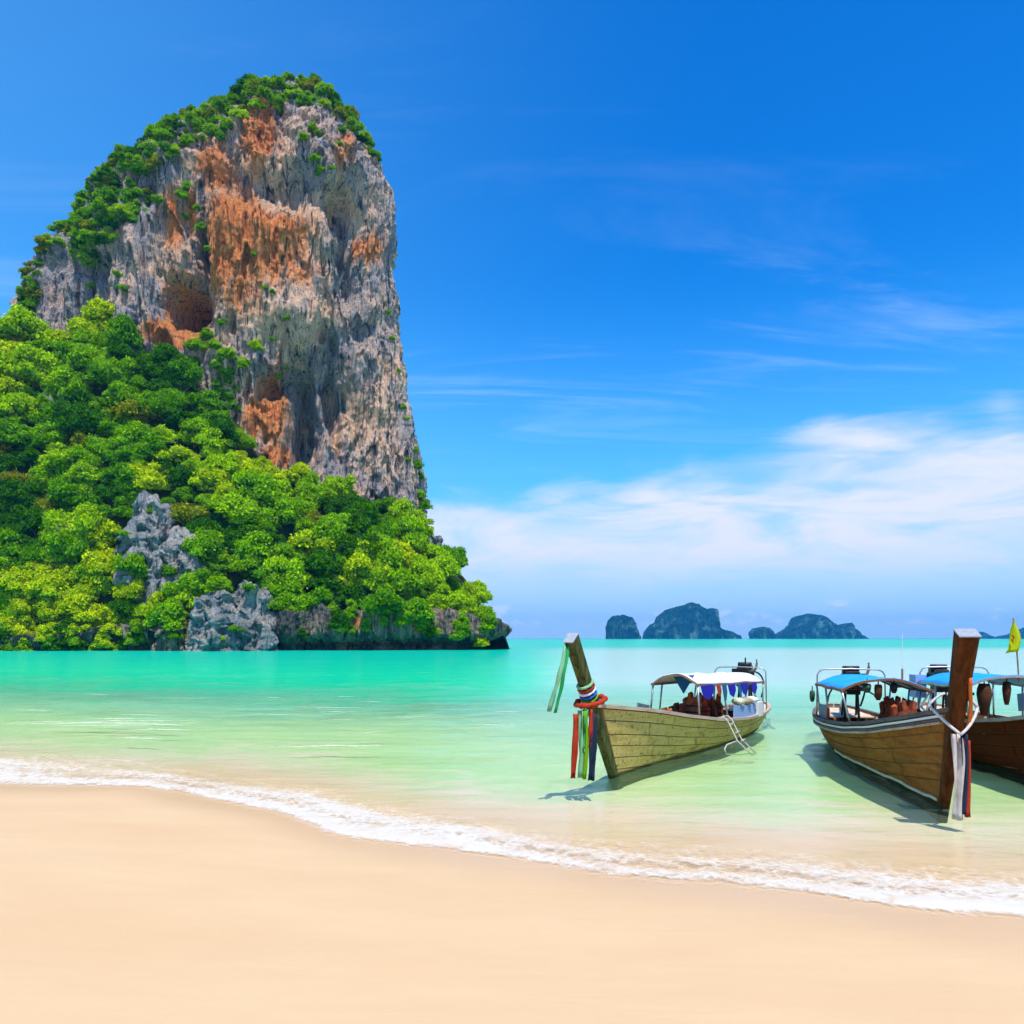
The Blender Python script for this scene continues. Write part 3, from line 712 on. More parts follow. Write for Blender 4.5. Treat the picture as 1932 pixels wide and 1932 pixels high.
def crown_mesh(name, seed, nl=16, leaves=3600, flat=0.75, spread=0.62, lr=(0.26, 0.46), leaf=0.075, droop=0.0):
    """leafy crown of unit radius, centred on z = 0.55"""
    g = np.random.default_rng(seed)
    C = []; Rr = []
    for k in range(nl):
        az = g.uniform(0, 2 * math.pi); cz = g.uniform(-0.35, 1.12); r = spread * math.sqrt(max(0.05, 1 - (cz * 0.8) ** 2)) * g.uniform(0.35, 1.28)
        C.append((r * math.cos(az), r * math.sin(az), 0.55 + flat * 0.62 * cz - droop * r)); Rr.append(g.uniform(*lr))
    C.append((0, 0, 0.50)); Rr.append(0.46)
    C = np.array(C); Rr = np.array(Rr)
    w_ = Rr ** 2; idx = g.choice(len(Rr), leaves * 2, p=w_ / w_.sum())
    d = g.normal(size=(leaves * 2, 3)); d /= np.linalg.norm(d, axis=1)[:, None]
    d[:, 2] = np.where(d[:, 2] < -0.3, -d[:, 2], d[:, 2])
    rad = Rr[idx] * (1 + 0.14 * g.normal(size=len(idx)) - 0.14 * (g.random(len(idx)) < 0.3) + 0.45 * g.random(len(idx)) * (g.random(len(idx)) < 0.16))
    P = C[idx] + d * rad[:, None] * np.array([1, 1, 0.85])
    # drop what is buried deep inside other clumps
    dist = np.linalg.norm(P[:, None] - C[None], axis=2) / Rr[None]
    keep = (dist < 0.72).sum(1) == 0
    P, d, idx = P[keep][:leaves], d[keep][:leaves], idx[keep][:leaves]
    n = len(P)
    nr = d + 0.95 * g.normal(size=(n, 3)) + np.array([0, 0, 0.25]); nr /= np.linalg.norm(nr, axis=1)[:, None]
    tv = np.cross(nr, g.normal(size=(n, 3))); tv /= np.linalg.norm(tv, axis=1)[:, None]
    bv = np.cross(nr, tv)
    s = leaf * g.uniform(0.55, 1.35, n)[:, None]
    V = np.stack([P - tv * s, P - bv * s * 0.6 + nr * s * 0.2, P + tv * s, P + bv * s * 0.6 + nr * s * 0.2], 1).reshape(-1, 3)
    Q = np.arange(4 * n).reshape(n, 4)
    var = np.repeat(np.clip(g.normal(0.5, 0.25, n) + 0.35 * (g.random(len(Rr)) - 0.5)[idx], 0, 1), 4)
    # inner mass that stops the sky showing straight through, its darkest tone painted as shade in the gaps
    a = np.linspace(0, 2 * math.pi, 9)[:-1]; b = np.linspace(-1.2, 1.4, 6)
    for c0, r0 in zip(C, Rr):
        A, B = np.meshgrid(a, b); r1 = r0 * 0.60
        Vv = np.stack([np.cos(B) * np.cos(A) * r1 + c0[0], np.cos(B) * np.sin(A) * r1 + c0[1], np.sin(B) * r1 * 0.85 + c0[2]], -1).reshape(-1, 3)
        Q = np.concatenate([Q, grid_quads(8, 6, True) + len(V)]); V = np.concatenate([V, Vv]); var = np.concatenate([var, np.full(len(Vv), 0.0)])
    me = np_mesh(name, V, Q, smooth=False, attrs={'leafvar': var})
    me.materials.append(m_leaf)
    return me
def trunk_mesh(name, seed, h=1.0):
    g = random.Random(seed); mb = MB()
    top = (g.uniform(-.1, .1), g.uniform(-.1, .1), 0.55)
    mb.tube(bez((0, 0, -0.5), (g.uniform(-.1, .1), g.uniform(-.1, .1), 0.0), top, 5), 0.06, 6, [1.3, 1.0, 0.85, 0.7, 0.6])
    for k in range(5):
        az = g.uniform(0, 6.28); r = g.uniform(.35, .6)
        mb.tube(bez((0, 0, 0.1 + .06 * k), (r * .5 * math.cos(az), r * .5 * math.sin(az), .3), (r * math.cos(az), r * math.sin(az), .45 + .1 * k), 4), 0.03, 5, [1, .8, .6, .35])
    me = bpy.data.meshes.new(name); me.from_pydata(mb.v, [], mb.f); me.materials.append(m_bark)
    return me
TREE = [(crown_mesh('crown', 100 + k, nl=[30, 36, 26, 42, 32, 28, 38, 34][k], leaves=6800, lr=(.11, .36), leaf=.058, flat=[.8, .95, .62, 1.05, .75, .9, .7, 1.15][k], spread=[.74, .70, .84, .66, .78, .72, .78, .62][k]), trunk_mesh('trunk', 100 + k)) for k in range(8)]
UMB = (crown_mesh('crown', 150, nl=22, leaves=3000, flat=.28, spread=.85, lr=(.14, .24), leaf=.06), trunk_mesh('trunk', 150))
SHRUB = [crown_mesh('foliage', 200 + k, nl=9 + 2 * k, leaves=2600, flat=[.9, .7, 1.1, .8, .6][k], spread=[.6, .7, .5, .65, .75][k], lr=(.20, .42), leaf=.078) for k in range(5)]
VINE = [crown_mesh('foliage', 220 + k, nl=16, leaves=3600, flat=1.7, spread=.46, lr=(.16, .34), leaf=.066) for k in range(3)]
STEM = trunk_mesh('stem', 300)

BRIGHT, YELLOW, MID, DEEP, OLIVE, LIME = (0.27, 0.56, 0.002), (0.56, 0.74, 0.002), (0.16, 0.42, 0.002), (0.06, 0.22, 0.003), (0.30, 0.36, 0.010), (0.42, 0.70, 0.002)
TONE = {BRIGHT: 'bright green', YELLOW: 'yellow green', MID: 'mid green', DEEP: 'dark green', OLIVE: 'olive brown', LIME: 'lime green'}
def inpoly(x, y, P):
    r = False; j = len(P) - 1
    for i in range(len(P)):
        if (P[i][1] > y) != (P[j][1] > y) and x < (P[j][0] - P[i][0]) * (y - P[i][1]) / (P[j][1] - P[i][1]) + P[i][0]: r = not r
        j = i
    return r
def scatter(P, gap, seed, n=6000):
    g = random.Random(seed); xs = [p[0] for p in P]; ys = [p[1] for p in P]; pts = []
    for _ in range(n):
        x = g.uniform(min(xs), max(xs)); y = g.uniform(min(ys), max(ys))
        if inpoly(x, y, P) and all((x - a) ** 2 + ((y - b) * 1.25) ** 2 > gap * gap for a, b in pts): pts.append((x, y))
    return pts
def plant(kind, loc, size, color, label, cat, group, meshes, partnames, rz=None, sz=1.0, tilt=0.0):
    root = empty(kind, loc, random.uniform(0, 6.28) if rz is None else rz)
    root.rotation_euler.x = tilt + random.uniform(-.16, .16); root.rotation_euler.y = random.uniform(-.16, .16)
    root.scale = (size * random.uniform(.85, 1.2), size * random.uniform(.85, 1.2), size * sz)
    tag(root, label, cat, group)
    for me, nm in zip(meshes, partnames):
        o = bpy.data.objects.new(nm, me); COL.objects.link(o); o.parent = root
        o.color = (*color, 1)
    return root

JUNGLE = [(-60, 612), (0, 612), (60, 612), (150, 600), (215, 628), (285, 668), (330, 672), (390, 700), (420, 740), (440, 780), (470, 850), (530, 885), (600, 920), (700, 940), (765, 965), (800, 985), (835, 1020), (885, 1060), (895, 1110), (935, 1160), (938, 1180), (900, 1172), (860, 1168), (780, 1160), (700, 1152), (600, 1152), (530, 1158), (508, 1115), (420, 1110), (400, 1112), (345, 1168), (300, 1190), (200, 1195), (150, 1205), (60, 1218), (-60, 1220)]
HOLES = [(205, 975, 262, 1090), (262, 960, 335, 1105), (335, 1020, 380, 1100)]
def zone(px, py):
    if px > 800: return 'near the right tip of the headland'
    if py > 1100: return 'on the lowest slope just above the waterline'
    if px < 90: return 'at the left edge of the photo'
    edge = np.interp(px, [0, 150, 300, 420, 480, 600, 785], [640, 600, 670, 740, 850, 920, 975])
    if py < edge + 60: return 'directly under the bare cliff wall'
    if px < 420 and py > 930: return 'around the pale rock pinnacle'
    if px < 420: return 'on the upper left slope'
    return 'on the middle slope below the cliff'
pts = scatter(JUNGLE, 35, 11, 14000)
for k, (px, py) in enumerate(pts):
    if any(a < px < c and b < py < d for a, b, c, d in HOLES): continue
    hit = cast(bvh_head, px, py + 12)
    if hit[0] is None: hit = cast(bvh_sea, px, py + 12)
    if hit[0] is None: continue
    tw = cast(bvh_tower, px, py + 12)
    if tw[0] is not None and tw[3] < hit[3]: hit = tw
    lo = hit[0]
    n = float(gnoise(np.array([px / 130.0]), np.array([py / 130.0]), np.array([0.5]))[0]) + random.gauss(0, .33)
    if px > 640 and 1040 < py < 1120 and px < 830: n += 0.75
    if px < 420 and py > 1020: n += 0.35
    n += 0.10
    if py < 860: n -= 0.06
    col_ = YELLOW if n > .62 else LIME if n > .38 else BRIGHT if n > .06 else MID if n > -.30 else DEEP
    if random.random() < 0.04: col_ = OLIVE
    size = random.choice([random.uniform(2.4, 3.6), random.uniform(3.2, 4.6), random.uniform(4.2, 5.4)]) * (0.8 if px > 860 else 1.0) * (0.85 if py > 1120 else 1.0)
    ti = random.randrange(8); tm = TREE[ti]; shape = ['rounded', 'full', 'broad', 'tall', 'spreading', 'dense', 'low', 'upright'][ti]
    if col_ == OLIVE and random.random() < .6: tm = UMB; shape = 'umbrella shaped'
    zn = zone(px, py)
    sz_word = 'small' if size < 3.2 else 'large' if size > 4.0 else 'medium sized'
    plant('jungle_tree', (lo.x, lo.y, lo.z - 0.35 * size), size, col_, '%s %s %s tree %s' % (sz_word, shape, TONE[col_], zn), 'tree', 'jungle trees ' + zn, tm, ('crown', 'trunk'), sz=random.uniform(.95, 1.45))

# creepers and shrubs spilling over the sea cliff
g = random.Random(5)
for k in range(120):
    px = g.uniform(-40, 935)
    if 372 < px < 500 and g.random() < .8: continue
    if 520 < px < 800 and g.random() < .3: continue
    py = np.interp(px, [-40, 150, 200, 360, 510, 640, 780, 900, 940], [1196, 1190, 1178, 1170, 1150, 1140, 1145, 1160, 1172]) + g.uniform(-16, 34) * (1 if g.random() < .75 else 1.6)
    if px < 180: py += g.uniform(0, 18)
    hit = cast(bvh_sea, px, py)
    if hit[0] is None: continue
    col_ = g.choice([BRIGHT, LIME, BRIGHT, YELLOW, MID, DEEP])
    wh = 'left of the grey waterline rocks' if px < 380 else 'right of the grey waterline rocks' if px < 700 else 'near the right tip'
    sv = g.uniform(1.3, 2.7); vi = g.randrange(3); wh = 'at the far left of the shore' if px < 90 else 'left of the brown boulder' if px < 230 else 'above the brown boulder' if px < 380 else 'just right of the grey waterline rocks' if px < 620 else 'under the middle of the headland' if px < 780 else 'near the right tip'
    plant('hanging_creeper', hit[0] + Vector((0, 0.3, -2.6)), sv, col_, '%s %s %s creeper on the sea cliff %s' % ('small' if sv < 1.7 else 'large' if sv > 2.25 else 'medium', ['shaggy', 'dense', 'trailing'][vi], TONE[col_], wh), 'creeper', 'creepers on the sea cliff ' + wh, (VINE[vi],), ('foliage',))
# plants on the grey rocks
rb = [bvh_np(V_, Q_) for V_, Q_ in rocks]
for i, px, py, s, nm in ((0, 232, 1010, 1.0, 'hanging on the left edge of the pale pinnacle'), (0, 285, 968, 1.0, 'sprouting from the top of the pale pinnacle'), (1, 352, 1040, 1.1, 'growing on the grey shoulder beside the pinnacle'), (0, 318, 1085, 1.8, 'at the foot of the pale pinnacle'),
                         (2, 415, 1112, 1.9, 'on top of the rounded waterline rock'), (2, 395, 1100, 1.6, 'on the left brow of the rounded waterline rock'), (3, 470, 1112, 1.0, 'on top of the taller waterline rock'), (3, 445, 1165, 1.0, 'clinging halfway down between the two waterline rocks'), (3, 448, 1190, 1.0, 'low between the two waterline rocks'), (2, 418, 1208, .7, 'at the foot of the rounded waterline rock'), (5, 330, 1205, 1.1, 'on the low brown boulder')):
    hit = cast(rb[i], px, py)
    if hit[0] is None: continue
    plant('rock_shrub', hit[0] - Vector((0, 0, .5 * s)), s * 1.25, random.choice([BRIGHT, LIME, MID]), 'green shrub ' + nm, 'shrub', 'shrubs on the grey rocks', (random.choice(SHRUB), STEM), ('foliage', 'stem'))

# scrub on the tower
SHW = ['bushy', 'low', 'upright', 'rounded', 'spreading']
def spot(px, py):
    if py < 215 and 540 < px: return 'at the highest point of the cliff' if px < 615 else 'on the right brow of the cliff'
    if px > 615: return 'on the right brow of the cliff'
    if px > 430: return 'above the orange streak'
    if px > 330: return 'on the upper left ridge'
    if px > 215: return 'on the middle left ridge'
    if px > 150: return 'on the inner left shoulder'
    return 'on the outer left shoulder' if py < 450 else 'down the left edge of the cliff'
def cliff_shrub(q, s, col_, px, py, dy, dz, sky_=False):
    v = random.randrange(5)
    w_ = spot(px, py) + (', against the sky' if sky_ else '')
    plant('cliff_shrub', (q.x, q.y + dy, q.z - dz * s), s, col_, '%s %s %s shrub %s' % ('tiny' if s < 1.8 else 'small' if s < 2.2 else 'large' if s > 2.6 else 'medium', SHW[v], TONE[col_], w_), 'shrub', 'shrubs ' + w_, (SHRUB[v], STEM), ('foliage', 'stem'))
TOPS = [([(395, 200), (440, 165), (540, 128), (612, 132), (662, 192), (700, 268), (692, 275), (650, 232), (610, 200), (545, 190), (480, 205), (440, 232), (415, 262), (385, 272), (350, 262)], 14, 'along the very top of the cliff'),
        ([(213, 303), (300, 242), (350, 214), (395, 200), (360, 262), (330, 292), (275, 330), (238, 322), (205, 335)], 14, 'along the sloping left ridge of the cliff'),
        ([(95, 400), (118, 378), (165, 342), (215, 330), (285, 375), (255, 425), (222, 436), (186, 470), (178, 500), (140, 490), (150, 450), (112, 432)], 14, 'on the left shoulder of the cliff'),
        ([(36, 590), (50, 520), (72, 455), (90, 440), (82, 500), (66, 560), (52, 600)], 15, 'down the left edge of the cliff'),
        ([(672, 222), (700, 250), (716, 290), (690, 275)], 13, 'on the right shoulder of the cliff top')]
for P, gap, where in TOPS:
    for px, py in scatter(P, gap, 21, 5000):
        hit = cast(bvh_tower, px, py)
        if hit[0] is None: continue
        q = hit[0]; s = random.uniform(1.2, 2.6)
        col_ = random.choice([MID, BRIGHT, LIME, OLIVE, MID, DEEP, BRIGHT])
        cliff_shrub(q, s, col_, px, py, .4, .6)
# the skyline itself
for px in range(92, 712, 9):
    top = None
    for py in range(110, 640, 3):
        if cast(bvh_tower, px, py)[0] is not None: top = py; break
    if top is None: continue
    for dy in ((2, 14) if px < 560 else (2,)):
        if random.random() < .12: continue
        q = cast(bvh_tower, px + random.uniform(-4, 4), top + dy + random.uniform(0, 5))[0]
        if q is None: continue
        s = random.uniform(1.1, 2.3); col_ = random.choice([MID, BRIGHT, LIME, OLIVE, MID, DEEP, BRIGHT, LIME])
        cliff_shrub(q, s, col_, px, top, .8, .75, True)
SPOTS = [(355, 355, 1.6), (345, 372, 1.8), (350, 410, 1.3), (378, 430, 1.4), (372, 395, 1.2), (300, 380, 1.5), (590, 245, 1.8), (575, 262, 1.4), (605, 255, 1.2), (595, 300, 1.2), (605, 322, 1.2), (600, 330, .9), (625, 318, .9), (480, 650, 1.7), (488, 658, 1.3),
         (418, 610, 1.4), (395, 635, 1.8), (372, 655, 2.2), (410, 655, 2.0), (432, 672, 2.2), (455, 690, 1.9), (430, 705, 2.0), (410, 690, 2.2), (470, 685, 1.2), (525, 712, 1.0), (540, 695, .8), (440, 770, 2.2), (425, 750, 2.0), (515, 552, .8), (500, 545, .8), (540, 600, .8), (515, 640, .9), (225, 520, 1.3), (232, 545, 1.3), (170, 540, 1.3), (205, 455, 1.0), (395, 470, .9), (480, 480, .8),
         (732, 590, .8), (742, 640, .8), (752, 700, .8), (762, 770, 1.0), (768, 790, 1.0), (786, 880, 1.8), (790, 900, 1.7), (782, 850, 1.0), (790, 935, 2.0), (795, 955, 2.2), (645, 250, 1.2), (640, 275, 1.0), (770, 868, .8), (690, 262, 1.8), (700, 275, 1.5)]
for px, py, s in SPOTS:
    hit = cast(bvh_tower, px, py)
    for dx in (-4, -8, -14, -22):
        if hit[0] is None: hit = cast(bvh_tower, px + dx, py)
    if hit[0] is None: continue
    q = hit[0]; col_ = random.choice([BRIGHT, LIME, MID, BRIGHT])
    where = 'high on the bare rock face' if py < 470 else 'halfway up the bare rock face' if py < 620 else 'low on the bare rock face just above the jungle' if px < 560 else 'on the right edge of the cliff'
    if px > 720 and py < 620: where = 'on the right edge of the cliff'
    plant('cliff_shrub', (q.x, q.y - .1, q.z - .6 * s), s, col_, 'small %s shrub clinging %s' % (TONE[col_], where), 'shrub', 'shrubs clinging ' + where, (random.choice(SHRUB), STEM), ('foliage', 'stem'))

# bare bleached trees
def bare_tree(px, py, size, label):
    hit = cast(bvh_head, px, py)
    if hit[0] is None: return
    gg = random.Random(int(px)); mb = MB(); q = hit[0]
    twig = MB()
    mb.tube([(0, 0, -2), (0.1, 0, size * .4), (0, 0.1, size * .6)], .09, 6, [1.4, 1, .7])
    for k in range(11):
        az = gg.uniform(0, 6.28); r = size * gg.uniform(.25, .5); z0 = size * gg.uniform(.35, .6)
        e1 = (r * math.cos(az), r * math.sin(az), z0 + size * gg.uniform(.2, .45))
        twig.tube(bez((0, 0, z0), (r * .6 * math.cos(az), r * .6 * math.sin(az), z0 + .1 * size), e1, 5), .05, 5, [1, .8, .7, .55, .35])
        for j in range(3):
            az2 = az + gg.uniform(-1, 1); twig.tube([Vector(e1) * .8, Vector(e1) + Vector((math.cos(az2), math.sin(az2), .5)) * gg.uniform(.3, .9)], .03, 4, [1, .5])
    root = empty('bare_tree', (q.x, q.y - 3.2, q.z + .5)); tag(root, label, 'tree')
    mb.build('trunk', m_bare, root); twig.build('branches', m_bare, root)
bare_tree(125, 800, 4.6, 'bare bleached tree among the green crowns on the left slope')
bare_tree(145, 1040, 4.2, 'bare bleached tree left of the pale rock pinnacle')
# bare_tree(565, 985, 5.0, 'bare bleached tree in the middle of the jungle below the cliff')
# bare_tree(752, 1045, 4.5, 'small bare bleached tree above the yellow green crowns')
# ================================================================== long-tail boats
def wood(name, c1, c2, stain, grain=(1.4, 9, 16), rough=0.75, stain_amt=0.5, patch=None):
    m, t = newmat(name)
    p = t.obj(); oi = t.n('ShaderNodeObjectInfo').outputs['Random']
    off = t.n('ShaderNodeCombineXYZ', i={0: t.math('MULTIPLY', oi, 37.0), 1: 0.0, 2: t.math('MULTIPLY', oi, 11.0)}).outputs[0]
    q = t.vmath('ADD', p, off)
    gr = t.noise(t.scale(q, grain), 1.0, 6, 0.65, 0.5)
    bl = t.noise(t.scale(q, (1.6, 2.5, 3.2)), 1.0, 5, 0.6, 0.6)
    c = t.mix(t.mr(gr, 0.3, 0.7), c1, c2)
    c = t.mix(t.mr(oi, 0, 1, 0, 0.35), c, t.mix(1.0, c, (0.72, 0.68, 0.6), 'MULTIPLY'))
    vst = t.noise(t.scale(q, (7, 7, 0.8)), 1.0, 5, 0.7, 0.6)
    c = t.mix(t.mr(vst, 0.54, 0.70, 0, stain_amt * 0.35), c, stain)
    kn = t.noise(t.scale(q, (11, 11, 15)), 1.0, 3, 0.6)
    c = t.mix(t.mr(kn, 0.60, 0.68, 0, stain_amt), c, stain)
    if patch: c = t.mix(t.math('MULTIPLY', t.mr(t.noise(t.scale(p, (2.2, 3, 9)), 1.0, 5, 0.7, 0.4), 0.55, 0.66), 0.75), c, patch)
    c = t.mix(t.mr(bl, 0.52, 0.76, 0, stain_amt, True), c, stain)
    zz_ = t.n('ShaderNodeSeparateXYZ', i={0: p}).outputs['Z']
    wl = t.math('ADD', zz_, t.math('MULTIPLY', t.math('SUBTRACT', bl, 0.5), 0.10))
    c = t.mix(t.mr(wl, 0.09, 0.02, 0, 0.9, True), c, (0.018, 0.022, 0.008))       # weed and tar below the waterline
    h = t.math('ADD', gr, t.math('MULTIPLY', bl, 0.6))
    b = t.n('ShaderNodeBsdfPrincipled', i={'Base Color': c, 'Roughness': rough, 'Normal': t.bump(h, 0.5, 0.012)})
    b.inputs['Specular IOR Level'].default_value = 0.1
    t.out(b.outputs[0]); return m
def plain(name, c, rough=0.6, metal=0.0, var=0.25, sc=6.0, bump=0.0, trans=0.0):
    m, t = newmat(name)
    n = t.noise(t.obj(), sc, 5, 0.6, 0.3)
    cc = t.mix(t.mr(n, 0.3, 0.75, 0, 1), c, tuple(x * (1 - var) for x in c))
    b = t.n('ShaderNodeBsdfPrincipled', i={'Base Color': cc, 'Roughness': rough, 'Metallic': metal})
    b.inputs['Specular IOR Level'].default_value = 0.3
    if bump: t.set(b, 'Normal', t.bump(n, bump, 0.02))
    if trans:
        tr = t.n('ShaderNodeBsdfTranslucent', i={'Color': cc})
        t.out(t.n('ShaderNodeMixShader', i={0: trans, 1: b.outputs[0], 2: tr.outputs[0]}).outputs[0])
    else: t.out(b.outputs[0])
    return m
M = dict(
    hull1=wood('olive_weathered_wood', (0.50, 0.34, 0.085), (0.72, 0.54, 0.20), (0.13, 0.055, 0.012), stain_amt=0.85),
    stem1=wood('mossy_wood', (0.010, 0.018, 0.004), (0.15, 0.16, 0.05), (0.012, 0.02, 0.008), grain=(12, 12, 2)),
    hull2=wood('brown_varnished_wood', (0.20, 0.065, 0.010), (0.36, 0.16, 0.035), (0.05, 0.016, 0.003), patch=(0.40, 0.09, 0.006)),
    stem2=wood('red_brown_prow_wood', (0.03, 0.006, 0.001), (0.16, 0.05, 0.010), (0.02, 0.008, 0.004), grain=(12, 12, 1.6)),
    hull3=wood('dark_red_wood', (0.08, 0.010, 0.001), (0.13, 0.022, 0.002), (0.04, 0.012, 0.004)),
    raw=wood('pale_raw_wood', (0.55, 0.40, 0.27), (0.70, 0.58, 0.46), (0.32, 0.16, 0.07), stain_amt=0.4),
    rail1=wood('bleached_rail_wood', (0.40, 0.28, 0.20), (0.62, 0.50, 0.40), (0.20, 0.10, 0.06), stain_amt=0.5),
    rail2=wood('dark_rail_wood', (0.10, 0.08, 0.075), (0.20, 0.16, 0.15), (0.04, 0.03, 0.03), stain_amt=0.5),
    inner=wood('inner_hull_wood', (0.20, 0.085, 0.035), (0.34, 0.19, 0.10), (0.05, 0.02, 0.01)),
    seam=plain('seam_tar', (0.025, 0.02, 0.012)),
    white=plain('white_paint', (0.78, 0.76, 0.76), var=0.15), steel=plain('galvanised_pipe', (0.45, 0.44, 0.45), 0.35, 0.7), rust=plain('rusty_pipe', (0.34, 0.20, 0.13), 0.7, 0.2, 0.5),
    black=plain('black_grease', (0.012, 0.011, 0.011), 0.45), engine=plain('engine_iron', (0.07, 0.055, 0.05), 0.5, 0.5, 0.6, 14), filt=plain('tan_canvas', (0.42, 0.30, 0.20), 0.8),
    bluetarp=plain('sky_blue_tarp', (0.012, 0.34, 0.90), 0.5, 0, 0.12, 3), whitetarp=plain('white_canvas', (0.80, 0.79, 0.83), 0.8, 0, 0.08, 4), navy=plain('ultramarine_cloth', (0.022, 0.012, 0.42), 0.8, 0, 0.2, trans=0.25), teal=plain('teal_cloth', (0.02, 0.15, 0.32), 0.8, trans=0.25),
    panel=plain('pale_blue_board', (0.28, 0.42, 0.72), 0.5, 0, 0.25, 9), greypanel=plain('faded_blue_board', (0.20, 0.25, 0.30), 0.6, 0, 0.35, 7), brownedge=plain('brown_edge_wood', (0.26, 0.09, 0.03), 0.6),
    red=plain('red_cloth', (0.55, 0.045, 0.012), 0.8, 0, 0.35, 9, trans=0.2), green=plain('green_ribbon', (0.03, 0.50, 0.13), 0.7, 0, 0.2, trans=0.3), palegreen=plain('pale_green_ribbon', (0.30, 0.62, 0.32), 0.7, 0, 0.2, trans=0.3), lime=plain('lime_ribbon', (0.22, 0.52, 0.0), 0.7, trans=0.3), nav2=plain('dark_blue_ribbon', (0.012, 0.025, 0.06), 0.8), whiterib=plain('grey_white_cloth', (0.62, 0.54, 0.50), 0.85, 0, 0.35, 7, bump=0.4), bluerib=plain('blue_ribbon', (0.02, 0.16, 0.62), 0.7, trans=0.2),
    cap=plain('pale_grey_cap', (0.34, 0.36, 0.40), 0.6, 0, 0.3, 18),  # pale grey top of the prow posts
    jacket=plain('orange_life_jacket', (0.48, 0.075, 0.015), 0.8, 0, 0.6, 9), strap=plain('strap_webbing', (0.02, 0.018, 0.02)), yellow=plain('yellow_flag_cloth', (0.62, 0.70, 0.0), 0.7, 0, 0.05, trans=0.35), brown=plain('brown_net_bag', (0.10, 0.035, 0.012), 0.9, 0, 0.6, 20, bump=0.8), rope=plain('white_rope', (0.68, 0.62, 0.58), 0.9, 0, 0.4, 40), orange=plain('orange_rope', (0.70, 0.16, 0.02), 0.8, 0, 0.4, 20), dkgreen=plain('dark_green_float', (0.03, 0.07, 0.035), 0.5), cream=plain('cream_paint', (0.66, 0.62, 0.42), 0.6, 0, 0.3, 8))

def smooth_tab(tab, n=200):
    a = np.array(tab, float); x = np.linspace(a[0, 0], a[-1, 0], n); y = np.interp(x, a[:, 0], a[:, 1])
    k = np.hanning(17); k /= k.sum(); yp = np.pad(y, 8, mode='edge'); ys = np.convolve(yp, k, 'valid')
    wgt = np.clip(np.minimum(x - x[0], x[-1] - x) / 0.06, 0, 1); return x, y * (1 - wgt) + ys * wgt

